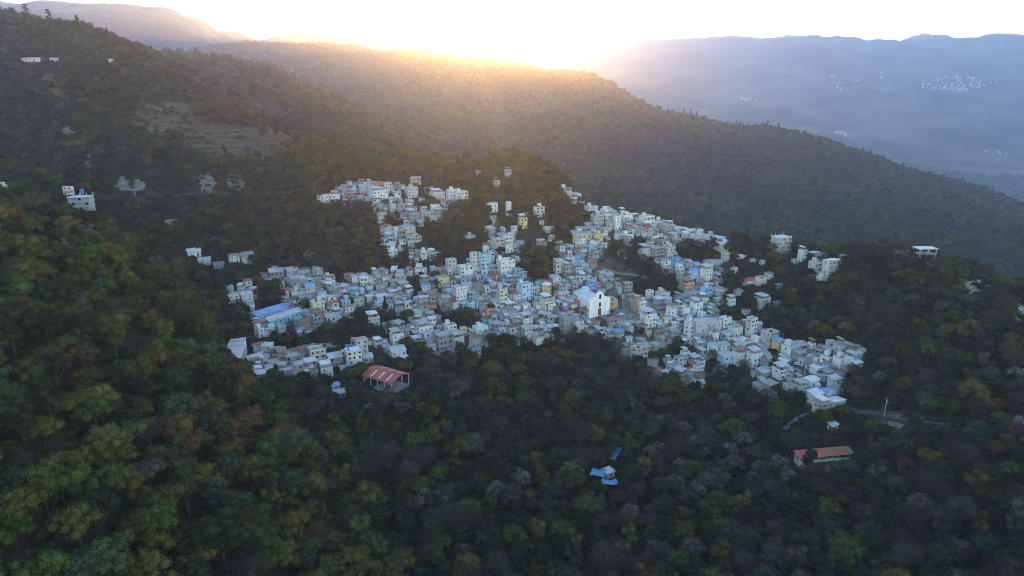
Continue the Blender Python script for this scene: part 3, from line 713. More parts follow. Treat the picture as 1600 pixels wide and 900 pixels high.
def place(u0, u1, v0, v1, n, wall, roof, ymin=260, rot=None, ratio=0.8, **kw):
    """a building of the photograph: the box it fills in the picture, storeys, wall, roof"""
    uc = (u0 + u1) / 2; x, y, z = land(uc, v1, ymin, 900); d = project(x, y, z)[2]; px = d / FPX
    rot = math.radians(rot if rot is not None else rnd.choice([26, 30, 22, 34]))
    A_ = abs(rot); w = (u1 - u0) * px / (math.cos(A_) + ratio * math.sin(A_)); dd = w * ratio
    back = (w * math.sin(A_) + dd * math.cos(A_)) / 2 * .8
    h = dict(x=x + back * x / y, y=y + back, w=w, d=dd, n=n, wall=wall, roof=roof, rot=rot, u=uc, v=(v0 + v1) / 2, px=px, main=True, **kw)
    hm = max(2.5 * n, (v1 - v0) * px - dd * .24 - (1.2 if roof[0] in ('canopy', 'gable') else .5)); h['sh'] = min(3.3, max(2.35, hm / n))
    settle(h); HOUSES.append(h); VIEWS.append((u0, u1, v0, v1, h['y'] - back - 2)); return h
def place_line(ua, va, ub, vb, depth, n, wall, roof, ymin=260, **kw):
    """a long building whose front runs between two points on the ground"""
    xa, ya, za = land(ua, va, ymin, 900); xb, yb, zb = land(ub, vb, ymin, 900)
    rot = math.atan2(yb - ya, xb - xa); w = math.hypot(xb - xa, yb - ya); nx, ny = -math.sin(rot), math.cos(rot)
    x, y = (xa + xb) / 2 + nx * depth / 2, (ya + yb) / 2 + ny * depth / 2; u, v, d = project(x, y, (za + zb) / 2 + 3)
    h = dict(x=x, y=y, w=w, d=depth, n=n, wall=wall, roof=roof, rot=rot, u=u, v=v, px=d / FPX, main=True, **kw); h.setdefault('sh', 2.8)
    settle(h); HOUSES.append(h); VIEWS.append((min(ua, ub), max(ua, ub), v - 8, max(va, vb), min(ya, yb) - 2)); return h

F, CN, ST = ('flat', None), ('canopy', None), ('stub', None)
def S(c): return ('shed', c)
def G(c): return ('gable', c)
sil, gry, rus, blu = 'silver tin', 'grey tin', 'rusty tin', 'blue tin'
# lower left quarter
place(355, 376, 457, 475, 2, 'white', F); place(376, 397, 457, 474, 2, 'white', S(sil))
place(485, 509, 469, 494, 3, 'cream', F, light_top=1); place(517, 531, 472, 487, 2, 'cream', S('red')); place(532, 549, 468, 484, 2, 'turquoise', F)
place_line(403, 505, 452, 489, 9, 1, 'pale blue', G(blu), sh=4.2, pitch=.3, label='long blue tin-roofed market shed with pale blue walls', ident='market')
place_line(422, 512, 474, 495, 8, 1, 'turquoise', G(sil), sh=3.8, pitch=.3, label='long silver-roofed shed with turquoise wall in front of the blue market shed')
place_line(476, 517, 517, 503, 9, 1, 'turquoise', G('tiled'), sh=3.6, pitch=.36, label='long low hall with rust-brown gable roof and turquoise front wall')
place(430, 456, 490, 504, 1, 'white', S('white')); place(458, 475, 495, 507, 1, 'turquoise', F); place(392, 412, 497, 506, 1, 'yellow', S(gry))
place_line(354, 548, 387, 555, 7, 1, 'white', S('silver tin'), sh=3.4, pitch=.06, label='long white low building with white roof at the forest edge')
place(386, 413, 553, 573, 2, 'bare grey', S(sil)); place(398, 420, 573, 590, 1, 'bare grey', S(sil)); place(416, 436, 570, 588, 2, 'pale grey', S(gry)); place(432, 459, 551, 570, 2, 'orange', CN, side='bare grey')
place(420, 438, 560, 576, 1, 'bare grey', S(gry)); place(404, 418, 586, 597, 1, 'bare grey', S(sil)); place(436, 458, 574, 590, 1, 'bare grey', S(rus))
place(481, 512, 547, 571, 3, 'cream', ST, gallery=2, side='bare grey'); place(539, 568, 549, 578, 4, 'white', F, side='white', light_top=1); place(554, 577, 536, 560, 4, 'pale grey', F)
place(511, 538, 557, 574, 2, 'bare grey', S(sil)); place(500, 522, 572, 590, 2, 'white', CN); place(459, 478, 564, 580, 1, 'pale grey', S(sil)); place(476, 497, 566, 580, 2, 'bare grey', S('white'))
place(566, 584, 552, 568, 1, 'pale grey', S(sil)); place(516, 532, 600, 610, 1, 'pale blue', S(blu)); place(520, 542, 611, 622, 1, 'bare grey', S(sil))
place(357, 376, 398, 414, 2, 'white', S(gry)); place(376, 399, 395, 414, 2, 'cream', S(gry), gallery=1); place(292, 316, 388, 402, 1, 'white', S('white')); place(310, 331, 402, 415, 1, 'pale grey', S(sil)); place(332, 352, 409, 421, 1, 'bare grey', S(gry)); place(258, 281, 341, 355, 1, 'bare grey', S(gry))
place(420, 446, 421, 440, 2, 'bare grey', S(sil)); place(445, 468, 416, 438, 2, 'pale grey', F); place(464, 487, 421, 440, 2, 'bare grey', ST); place(452, 478, 434, 449, 2, 'white', S(sil)); place(505, 525, 430, 442, 1, 'white', F)
place(454, 482, 453, 467, 1, 'white', F); place(588, 606, 460, 479, 2, 'pale blue', S(sil)); place(609, 633, 521, 545, 3, 'white', CN); place(609, 636, 543, 566, 2, 'white', S(sil)); place(572, 595, 495, 511, 2, 'pale grey', CN); place(604, 622, 388, 404, 2, 'white', F, light_top=1)
# upper quarter
place_line(496, 317, 532, 318, 8, 2, 'white', S('red'), sh=2.9, label='long white schoolhouse with red roof alone on the wooded slope', ident='school')
place(560, 577, 286, 304, 2, 'pale grey', S(gry)); place(582, 601, 284, 300, 2, 'orange', S('red')); place(599, 614, 286, 302, 3, 'pale grey', F); place(546, 559, 294, 306, 2, 'lilac', F); place(575, 608, 297, 316, 3, 'white', CN)
place(640, 659, 274, 292, 2, 'yellow', G(gry), gallery=2); place(633, 654, 292, 310, 3, 'pale grey', F); place(671, 696, 296, 316, 2, 'pale grey', CN); place(697, 714, 295, 315, 3, 'white', F); place(711, 732, 300, 322, 4, 'white', F, gallery=1)
place(672, 688, 319, 337, 3, 'white', F); place(635, 657, 329, 347, 2, 'bare grey', CN); place(656, 679, 330, 347, 2, 'pale grey', ST, gallery=1); place(588, 604, 331, 347, 2, 'pale grey', S(gry))
place(598, 616, 353, 371, 2, 'pale grey', F); place(614, 633, 358, 376, 2, 'white', F); place(626, 650, 352, 370, 2, 'pink', S(gry)); place(633, 660, 369, 384, 2, 'pale grey', F, gallery=1); place(646, 666, 385, 401, 1, 'bare grey', S(rus)); place(656, 672, 393, 406, 2, 'white', F); place(669, 685, 392, 408, 2, 'white', CN)
place(758, 778, 312, 333, 2, 'white', ST); place(790, 799, 316, 338, 4, 'white', F, ratio=1.0); place(768, 790, 371, 400, 4, 'pale grey', F, gallery=1); place(786, 802, 368, 396, 4, 'white', ST, gallery=1)
place(734, 752, 394, 426, 5, 'white', F, gallery=1); place(748, 767, 396, 430, 5, 'pale blue', ST, gallery=1); place(775, 805, 403, 430, 3, 'white', F, light_top=1, parapet=.5, label='large plain white block above the crowded centre', ident='block')
place(696, 714, 405, 430, 4, 'pale grey', F); place(714, 740, 414, 436, 3, 'white', F, light_top=1); place(770, 782, 280, 293, 2, 'pale grey', CN); place(788, 799, 266, 277, 2, 'pale grey', CN); place(742, 752, 265, 274, 1, 'bare grey', S(gry)); place(722, 744, 367, 378, 1, 'pale grey', F)
# centre
place(706, 730, 448, 475, 4, 'white', F, side='pale grey'); place(776, 793, 452, 478, 4, 'cream', F, side='pale grey'); place(807, 833, 448, 471, 4, 'pale blue', F, parapet=.5); place(842, 867, 463, 488, 3, 'cream', CN, gallery=1)
place(738, 763, 509, 530, 2, 'white', F, light_top=1); place(667, 682, 494, 512, 2, 'white', F, light_top=1); place(678, 707, 519, 550, 3, 'bare grey', F, gallery=0); place(704, 726, 524, 550, 3, 'pale grey', CN); place(873, 895, 493, 522, 3, 'bare grey', ST); place(892, 912, 500, 522, 2, 'pale grey', ST)
place(835, 847, 439, 454, 2, 'turquoise', F); place(914, 929, 443, 458, 2, 'blue', F); place(680, 703, 431, 449, 2, 'yellow', ST, side='pale grey'); place(675, 690, 457, 470, 1, 'bare grey', S('red')); place(886, 907, 470, 482, 1, 'cream', G('red')); place(875, 896, 487, 496, 1, 'pale grey', S('red'))
place(650, 678, 505, 528, 2, 'white', CN); place(692, 714, 508, 523, 2, 'white', F); place(812, 832, 494, 512, 2, 'white', CN); place(790, 812, 510, 527, 2, 'pale grey', S('rusty tin')); place(728, 742, 473, 487, 2, 'pale blue', F)
place(652, 668, 521, 533, 1, 'yellow', S(gry)); place(718, 730, 514, 526, 2, 'yellow', F); place(758, 770, 482, 497, 2, 'orange', S('red')); place(666, 678, 474, 484, 1, 'orange', S(rus)); place(831, 851, 527, 540, 1, 'white', S(sil))
# upper right
place_line(895, 380, 924, 381, 8, 2, 'yellow', S(gry), label='long yellow two-storey house facing the valley, high in the town', ident='yellow'); place(924, 942, 365, 382, 2, 'yellow', F)
place(922, 943, 335, 354, 3, 'pale grey', F, gallery=1); place(957, 969, 336, 360, 4, 'white', F, ratio=.9); place(997, 1022, 335, 354, 2, 'white', F, gallery=1); place(1018, 1041, 340, 353, 1, 'white', F); place(972, 990, 361, 375, 1, 'white', F); place(968, 988, 334, 350, 2, 'white', F)
place(996, 1020, 385, 408, 3, 'pale grey', CN); place(1012, 1036, 388, 412, 4, 'bare grey', ST, gallery=1); place(1034, 1054, 386, 406, 3, 'pale grey', F); place(1077, 1098, 352, 370, 2, 'white', F); place(1096, 1121, 357, 371, 2, 'white', F); place(1029, 1053, 348, 365, 2, 'bare grey', F); place(1076, 1103, 368, 385, 2, 'pale grey', F, gallery=1)
place(833, 851, 323, 340, 3, 'white', F, gallery=1); place(809, 824, 343, 358, 3, 'yellow', CN); place(893, 906, 400, 420, 3, 'blue', F, side='white'); place(917, 926, 384, 396, 2, 'turquoise', F); place(913, 934, 317, 331, 2, 'white', F); place(937, 958, 325, 339, 2, 'white', F); place(876, 883, 291, 300, 2, 'white', F, ratio=1.0); place(889, 903, 294, 306, 1, 'pale grey', G(gry)); place(898, 908, 303, 312, 2, 'white', F)
place(864, 880, 404, 428, 3, 'pale grey', F); place(876, 895, 412, 432, 2, 'bare grey', CN); place(1101, 1121, 341, 355, 1, 'white', F)
# right of the church
place(985, 1001, 465, 490, 3, 'orange', F, gallery=1); place(994, 1009, 471, 491, 3, 'white', F); place(1063, 1082, 441, 456, 2, 'orange', CN); place(1059, 1073, 424, 432, 1, 'bare grey', S('red')); place(1093, 1112, 421, 440, 3, 'white', CN); place(1076, 1094, 423, 436, 2, 'pale blue', S(blu)); place(1093, 1112, 447, 465, 2, 'blue', F, side='pale blue'); place(1110, 1136, 447, 463, 1, 'pink', F)
place(1067, 1089, 504, 530, 4, 'white', F, ratio=.7); place_line(1086, 533, 1126, 524, 9, 3, 'pale grey', S('silver tin'), sh=3.0, label='long three-storey pale grey block with rows of windows and tin roof', ident='longblock'); place(1122, 1141, 498, 518, 3, 'white', F, light_top=1); place(1136, 1159, 509, 529, 2, 'white', ST)
place(999, 1024, 491, 513, 3, 'white', CN); place(1008, 1021, 455, 468, 2, 'white', F); place(1023, 1046, 454, 473, 2, 'pale grey', F); place(984, 1011, 540, 569, 3, 'pink', ST, gallery=2); place(1104, 1124, 537, 559, 2, 'white', S(sil)); place(1120, 1138, 535, 556, 2, 'white', S(sil)); place(994, 1018, 537, 553, 1, 'bare grey', S(sil)); place(1012, 1040, 534, 550, 1, 'bare grey', S(sil)); place(1062, 1077, 546, 566, 2, 'white', CN)
place(1052, 1072, 557, 574, 2, 'pale grey', S(sil)); place(1040, 1062, 570, 588, 2, 'cream', S(gry)); place(1066, 1090, 578, 597, 1, 'bare grey', S(rus)); place(1076, 1097, 479, 494, 3, 'white', CN)
# down the spur on the right
place(1163, 1180, 502, 532, 5, 'white', F, ratio=.8, side='pale grey', label='slim five-storey white tower house at the forest edge', ident='tower')
place(1187, 1214, 514, 544, 3, 'pale grey', ST, gallery=1); place(1205, 1222, 527, 550, 2, 'yellow', S(blu)); place(1219, 1247, 536, 561, 2, 'lilac', F, side='white'); place(1152, 1177, 531, 550, 2, 'white', F); place(1120, 1146, 552, 574, 2, 'pale blue', S(sil)); place(1142, 1166, 545, 572, 2, 'white', CN); place(1165, 1188, 548, 575, 3, 'white', CN); place(1247, 1261, 556, 572, 1, 'pale grey', F)
place(1264, 1284, 567, 586, 1, 'white', S('white')); place(1279, 1302, 556, 574, 2, 'white', F); place(1300, 1326, 538, 558, 2, 'pale grey', ST); place(1318, 1342, 553, 577, 2, 'turquoise', CN, side='white'); place(1300, 1322, 556, 577, 2, 'white', F); place(1338, 1352, 548, 560, 1, 'white', F)
place(1250, 1278, 588, 612, 2, 'white', G('white')); place(1238, 1260, 602, 620, 2, 'pale grey', CN); place(1259, 1284, 612, 632, 2, 'white', S('white')); place(1280, 1304, 608, 624, 1, 'white', S(blu)); place(1290, 1318, 620, 640, 1, 'white', S('white')); place(1268, 1296, 628, 648, 2, 'cream', CN, gallery=2); place(1190, 1214, 592, 612, 1, 'bare grey', S(gry)); place(1206, 1232, 574, 594, 2, 'white', CN); place(1284, 1302, 576, 592, 1, 'bare grey', S(gry)); place(1292, 1312, 588, 608, 2, 'pale grey', S(sil)); place(1302, 1322, 578, 596, 1, 'white', S(rus))
place(1180, 1206, 572, 592, 1, 'bare grey', S(sil)); place(1292, 1308, 663, 673, 1, 'white', S('white'))
# along the crest on the right
place(1245, 1259, 388, 409, 3, 'white', CN); place(1260, 1280, 386, 402, 1, 'white', S('white')); place(1276, 1292, 388, 404, 1, 'pale grey', G('red')); place(1261, 1287, 408, 434, 3, 'pale grey', F, gallery=2); place(1284, 1309, 404, 432, 3, 'white', S('white'), gallery=2); place(1274, 1291, 431, 448, 2, 'cream', F)
place(1155, 1180, 431, 448, 1, 'white', G('red')); place(1178, 1197, 434, 449, 2, 'cream', ST); place(1194, 1208, 424, 437, 1, 'white', S(blu)); place(1176, 1202, 463, 488, 3, 'pale grey', CN); place(1171, 1180, 404, 413, 1, 'pale blue', S(sil)); place(1186, 1195, 406, 414, 1, 'pale blue', S(sil)); place(1098, 1128, 406, 419, 1, 'pale grey', S(sil))
place(1126, 1140, 398, 409, 2, 'pale grey', S(sil)); place(1140, 1152, 418, 428, 1, 'white', F); place(1146, 1160, 452, 463, 1, 'pale grey', S(gry)); place(1134, 1148, 470, 482, 2, 'white', CN); place(1210, 1222, 443, 452, 1, 'bare grey', S(sil)); place(1158, 1172, 482, 493, 1, 'pale grey', S(rus)); place(1150, 1164, 398, 407, 1, 'white', S('white')); place(1236, 1247, 404, 413, 1, 'pale grey', F); place(1310, 1322, 396, 405, 1, 'white', S(sil)); place(1206, 1218, 470, 480, 1, 'bare grey', S(gry))
# high on the left
place_line(34, 97, 68, 97, 7, 1, 'white', S(sil), ymin=520, label='long low white house with tin roof high on the wooded hillside'); place(78, 92, 90, 97, 1, 'white', S('white'), ymin=520); place(166, 179, 91, 99, 1, 'white', S('white'), ymin=520)
place(-8, 17, 289, 316, 3, 'white', F, ymin=260)

# the jumble of smaller houses between them
def fill(count):
    q = random.Random(5); r = np.random.default_rng(5); made = 0
    y = r.uniform(285, 570, 40000); x = r.uniform(-.52, .55, 40000) * (y + 20); z = ground(x, y); u, v, d = project(x, y, z)
    ok = in_town(u, v, y) & ~in_woods(u, v, y) & ((v > 350) | (u > 760) | (r.random(40000) > .3)) & seen(x, y, z + 3)
    for p in OPEN: ok &= ~in_poly(u, v, p)
    ok &= (crowd(x, y, v) > 0) | (r.random(40000) < .04)
    for x, y in zip(x[ok], y[ok]):
        if made >= count: break
        x = float(x); y = float(y)
        w = q.uniform(2.6, 5.8); dd = q.uniform(2.6, 5.6); n = q.choices([1, 2, 3], [.55, .35, .10])[0]; n = min(n, 1 if w < 3.8 else 2 if w < 5.2 else 3)
        wall = q.choices(list(WALLS), [.22, .28, .37, .03, .025, .02, .015, .008, .012, .012, .005, .005])[0]
        roof = q.choices([F, CN, ST, S(sil), S(gry), S(rus), S(blu), S('white'), G(rus), G('red'), G(sil), G('tiled')], [.16, .10, .09, .17, .14, .16, .03, .04, .05, .025, .05, .04])[0]
        rot = math.radians(26 + q.gauss(0, 17))
        h = dict(x=x, y=y, w=w, d=dd, n=n, wall=wall, roof=roof, rot=rot, sh=q.uniform(2.3, 2.8), main=False, gallery=1 if q.random() < .28 else 0)
        if q.random() < .35: h['side'] = 'bare grey'
        if q.random() < .4: h['annex'] = 1
        if n > 1 and q.random() < .4 and roof[0] in ('flat', 'canopy', 'stub'): h['topfrac'] = q.uniform(.4, .7)
        if q.random() < .2: h['light_top'] = 1
        if any(overlaps(h, k, 0.55) for k in HOUSES + SOLID): continue
        settle(h); u, v, d = project(x, y, h['z'] + 2); h.update(u=u, v=v, px=d / FPX); HOUSES.append(h); made += 1
    print('houses', len(HOUSES))

# ------------------------------------------------------------------ square, streets and tracks
SOLID = []
OPEN = [[(930, 492), (965, 480), (988, 486), (1004, 498), (992, 506), (950, 504), (925, 500)],                     # the square
        [(424, 500), (470, 492), (505, 503), (478, 520), (430, 516)], [(1225, 562), (1262, 576), (1300, 610), (1290, 616), (1258, 596), (1228, 574)],
        [(925, 405), (960, 404), (1015, 425), (1020, 442), (985, 440), (975, 470), (966, 470), (968, 446), (930, 430)], [(905, 476), (960, 450), (980, 474), (1006, 492), (1000, 507), (925, 506)]]
def ribbon(name, pix, width, m, lift, label, ymin=90, step=3.0, show=True):
    P_ = [land(u, v, ymin, 900)[:2] for u, v in pix]; pts_ = []
    for a, b in zip(P_, P_[1:]):
        n = max(2, int(math.dist(a, b) / step))
        pts_ += [(a[0] + (b[0] - a[0]) * k / n, a[1] + (b[1] - a[1]) * k / n) for k in range(n)]
    pts_.append(P_[-1]); p = np.array(pts_)
    for _ in range(4): p[1:-1] = (p[:-2] + 2 * p[1:-1] + p[2:]) / 4
    t = np.gradient(p, axis=0); t /= np.linalg.norm(t, axis=1)[:, None]; nrm = np.stack([-t[:, 1], t[:, 0]], 1)
    zc = np.max([ground(p[:, 0] + nrm[:, 0] * k * width / 2, p[:, 1] + nrm[:, 1] * k * width / 2) for k in (-.6, 0, .6)], axis=0)
    for _ in range(3): zc[1:-1] = (zc[:-2] + 2 * zc[1:-1] + zc[2:]) / 4
    b = MB(); L = p + nrm * width / 2; R_ = p - nrm * width / 2
    for i in range(len(p) - 1):
        q = [(*L[i], zc[i] + lift), (*R_[i], zc[i] + lift), (*R_[i + 1], zc[i + 1] + lift), (*L[i + 1], zc[i + 1] + lift)]
        b.poly(q, m)
        b.poly([(*R_[i], zc[i] + lift), (*R_[i], zc[i] - 3), (*R_[i + 1], zc[i + 1] - 3), (*R_[i + 1], zc[i + 1] + lift)], 'earth bank')
        b.poly([(*L[i + 1], zc[i + 1] + lift), (*L[i + 1], zc[i + 1] - 3), (*L[i], zc[i] - 3), (*L[i], zc[i] + lift)], 'earth bank')
    for x, y in p[::2]: CLEAR.append((x, y, width * .55))
    u, v, d = project(p[:, 0], p[:, 1], zc)
    for i in range(0, len(p) - 1 if show else 0, 2): VIEWS.append((min(u[i], u[i + 1]) - 2, max(u[i], u[i + 1]) + 2, v[i] - 3, v[i] + 3, p[i, 1] - width / 2))
    return put(name, b.mesh(name), kind='structure', label=label), p, zc
_, street_p, street_z = ribbon('street', [(1186, 548), (1222, 566), (1246, 573), (1264, 590), (1290, 608), (1308, 628), (1330, 646), (1365, 646)], 5.0, 'asphalt', .25, 'grey street running down between the houses on the spur')
ribbon('road', [(1365, 646), (1400, 656), (1450, 661), (1500, 669), (1560, 683), (1625, 694)], 3.6, 'asphalt', .25, 'narrow grey road cut along the wooded slope', show=False)
ribbon('lane', [(978, 486), (978, 468), (974, 450), (952, 438), (925, 428)], 4.5, 'paving', .25, 'paved lane climbing from the square past the church')
ribbon('terrace_road', [(940, 421), (965, 431), (1000, 432), (1016, 437)], 4.0, 'paving', .8, 'pale retaining road curving above the church')
ribbon('track', [(1226, 672), (1240, 656), (1262, 648)], 3.0, 'paving', .2, 'pale footpath climbing out of the trees')
ribbon('hillside_road', [(146, 309), (220, 306), (300, 304), (355, 302), (400, 303), (452, 307)], 3.6, 'asphalt', .25, 'road along the foot of the pale cliffs', ymin=400, show=False)
ribbon('market_lane', [(470, 524), (512, 500), (560, 478), (640, 470)], 4.0, 'paving', .25, 'paved lane passing the market sheds')
ribbon('centre_lane', [(750, 500), (790, 494), (860, 502), (930, 498)], 4.0, 'paving', .25, 'paved lane leading from the square through the centre')
def square():
    c = [land(u, v, 300, 600) for u, v in ((934, 492), (962, 482), (984, 486), (1003, 497), (990, 506), (950, 503))]
    z = max(p[2] for p in c) + .28; b = MB(); b.poly([(p[0], p[1], z) for p in c], 'paving')
    for a, d in zip(c, c[1:] + c[:1]): b.poly([(a[0], a[1], z), (a[0], a[1], z - 4), (d[0], d[1], z - 4), (d[0], d[1], z)], 'concrete')
    put('plaza', b.mesh('plaza'), kind='structure', label='grey paved square below the white church'); return z
PLAZA_Z = square()

# ------------------------------------------------------------------ the church
def church():
    x, y, z = land(936, 493, 300, 600); rot = math.radians(20); w, L = 10.5, 26
    t = put('church', None, loc=(x, y, z + .15), rotz=rot, label='white church with scalloped bell gable facing the square', category='church'); t.scale = (1.12, .95, 1.12)
    W_ = 'church white'; b = MB()
    b.box(-w / 2, w / 2, .6, L, -3, 7.2, W_)
    for k in range(5):
        for sx in (-1, 1): b.box(sx * (w / 2) - (.0 if sx > 0 else .7), sx * (w / 2) + (.7 if sx > 0 else .0), 3 + k * 4.6, 3.9 + k * 4.6, -3, 6.0, W_)
    put('nave_wall', b.mesh('nave_wall'), t)
    r = MB()
    for sx in (-1, 1): r.sheet([(sx * (w / 2 + .4), .7, 7.15), (0, .7, 9.4), (0, L + .4, 9.4), (sx * (w / 2 + .4), L + .4, 7.15)][::sx], .12, 'roof white')
    put('roof', r.mesh('roof'), t)
    # facade: outline with shoulders and a raised arched gable
    f = MB(); hw = w / 2 + .9
    out = [(-hw, -3), (hw, -3), (hw, 8.4), (hw - .5, 9.2), (hw - 1.5, 9.3), (hw - 1.9, 10.3), (3.0, 10.4)]
    out += [(2.4 * math.cos(a) + 0, 10.6 + 2.9 * math.sin(a)) for a in np.linspace(.12, math.pi - .12, 9)]
    out += [(-3.0, 10.4), (-hw + 1.9, 10.3), (-hw + 1.5, 9.3), (-hw + .5, 9.2), (-hw, 8.4)]
    f.poly([(p[0], -.6, p[1]) for p in out], W_); f.poly([(p[0], .6, p[1]) for p in out[::-1]], W_)
    for a, c in zip(out, out[1:] + out[:1]): f.poly([(a[0], -.6, a[1]), (a[0], .6, a[1]), (c[0], .6, c[1]), (c[0], -.6, c[1])], W_)
    put('facade', f.mesh('facade'), t)
    for k in (-1, 1):
        c = MB(); c.cyl(k * 3.3, -.75, 0, 7.6, .38, W_, 8); c.box(k * 3.3 - .55, k * 3.3 + .55, -1.2, -.62, 7.6, 8.0, W_); c.box(k * 3.3 - .55, k * 3.3 + .55, -1.2, -.62, -2.5, .3, W_); put('column', c.mesh('column'), t)
        p = MB(); p.cyl(k * (hw - .6), 0, 9.25, 10.6, .42, W_, 8, .12); put('pinnacle', p.mesh('pinnacle'), t)
    c = MB(); c.box(-hw - .15, hw + .15, -.85, -.61, 8.05, 8.4, W_); put('cornice', c.mesh('cornice'), t)
    for nm, z0, z1, ww in (('door', .2, 3.4, 2.0), ('choir_window', 5.0, 6.9, 1.3), ('bell_opening', 9.4, 11.4, 1.2)):
        c = MB(); n = 8; pr = [(-ww / 2, z0), (ww / 2, z0), (ww / 2, z1)] + [(ww / 2 * math.cos(a), z1 + ww / 2 * math.sin(a)) for a in np.linspace(0, math.pi, n)[1:-1]] + [(-ww / 2, z1)]
        c.poly([(p[0], -.64, p[1]) for p in pr], 'frame brown' if nm == 'door' else 'glass dark'); put(nm, c.mesh(nm), t)
    for k in range(4):
        o = put('window', UNIT_MESH['window'][0], t, loc=(w / 2, 5.4 + k * 4.6, 4.6)); o.rotation_euler = (0, 0, math.pi / 2); o.scale = (1.0, 1, 1.9)
    c = MB(); c.cyl(0, L - 5, 7, 9.6, 2.6, W_, 10); put('drum', c.mesh('drum'), t)
    c = MB()
    for k in range(5):
        a0, a1 = k / 5 * math.pi / 2, (k + 1) / 5 * math.pi / 2; c.cyl(0, L - 5, 9.6 + 2 * math.sin(a0), 9.6 + 2 * math.sin(a1), 2.7 * math.cos(a0), 'wall pale blue', 12, max(.02, 2.7 * math.cos(a1)))
    put('dome', c.mesh('dome'), t)
    # parish house leaning on the right side
    cx, sx = math.cos(rot), math.sin(rot)
    def loc(a, b_): return x + a * cx - b_ * sx, y + a * sx + b_ * cx
    px, py = loc(w / 2 + 5.2, 8)
    h = dict(x=px, y=py, w=8, d=9, n=2, wall='orange', side='white', roof=('gable', None), rot=rot, sh=3.2, main=True, ridge='y', label='orange two-storey parish house against the side wall of the church')
    h['roof'] = ('flat', None); u, v, d = project(px, py, z + 3); h.update(u=u, v=v, px=d / FPX); settle(h); h['z'] = max(h['z'], z); HOUSES.append(h)
    bx, by = loc(0, L / 2); SOLID.append(dict(x=bx, y=by, w=w + 2, d=L + 2, rot=rot)); VIEWS.append((915, 972, 455, 500, y - 3)); CLEAR.append((bx, by, 14))
church()
def kiosk():
    x, y, z = land(916, 495, 300, 600); y += 3
    t = put('bandstand', None, loc=(x, y, z + .2), label='open bandstand with brown hipped roof beside the church front', category='bandstand'); b = MB(); b.cyl(0, 0, -3, .6, 4.2, 'concrete', 8); put('base', b.mesh('base'), t)
    for k in range(8):
        a = 2 * math.pi * (k + .5) / 8; c = MB(); c.box(3.6 * math.cos(a) - .13, 3.6 * math.cos(a) + .13, 3.6 * math.sin(a) - .13, 3.6 * math.sin(a) + .13, .6, 3.6, 'wall white'); put('post', c.mesh('post'), t)
    c = MB(); c.cyl(0, 0, 3.6, 5.6, 5.0, 'roof tiled', 8, .25); put('roof', c.mesh('roof'), t); SOLID.append(dict(x=x, y=y, w=9, d=9, rot=0)); CLEAR.append((x, y, 6))
kiosk()

# ------------------------------------------------------------------ halls in the trees
def red_hall():
    xa, ya, za = land(613, 617, 260, 420); rot = math.radians(-32); d, L, h = 13, 19, 5.6; hl, hd = L / 2, d / 2; ca, sa = math.cos(rot), math.sin(rot)
    x, y = xa - hl * ca - hd * sa, ya - hl * sa + hd * ca; z = za + .8     # near right corner post stands at the landed point
    t = put('sports_hall', None, loc=(x, y, z), rotz=rot, label='open hall with red roof and three pale skylight strips among the trees', category='hall')
    for sy in (-1, 1):
        for k in range(5):
            b = MB(); xx = -hl + .3 + (L - .6) * k / 4; b.box(xx - .18, xx + .18, sy * hd - .18, sy * hd + .18, -6, h, 'wall white'); put('post', b.mesh('post'), t)
        def pt(f, xv, up=0.0): return (xv, sy * (hd + .9) * (1 - f), h - .1 + 2.6 * f + up)
        r = MB(); qq = [pt(0, -hl - .8), pt(0, hl + .8), pt(1, hl + .8), pt(1, -hl - .8)]; r.sheet(qq if sy < 0 else qq[::-1], .1, 'roof red'); ro = put('roof_slope', r.mesh('roof_slope'), t)
        for k in range(3):
            s = MB(); xx = -hl + L * (k + .9) / 3.7; qq = [pt(.15, xx, .06), pt(.15, xx + .9, .06), pt(.82, xx + .9, .06), pt(.82, xx, .06)]
            s.sheet(qq if sy < 0 else qq[::-1], .04, 'roof white'); put('skylight', s.mesh('skylight'), ro)
    f = MB(); f.box(-hl, hl, -hd, hd, -6, 0, 'concrete'); put('floor', f.mesh('floor'), t)
    g = MB(); g.box(-hl + .02, -hl + .2, -hd + .2, hd - .2, .02, 5.0, 'wall bare grey'); put('end_wall', g.mesh('end_wall'), t)
    VIEWS.append((586, 632, 580, 612, ya - 2)); CLEAR.append((x, y, 10)); CLEAR.append((x + 5 * ca, y + 5 * sa, 9))
red_hall()
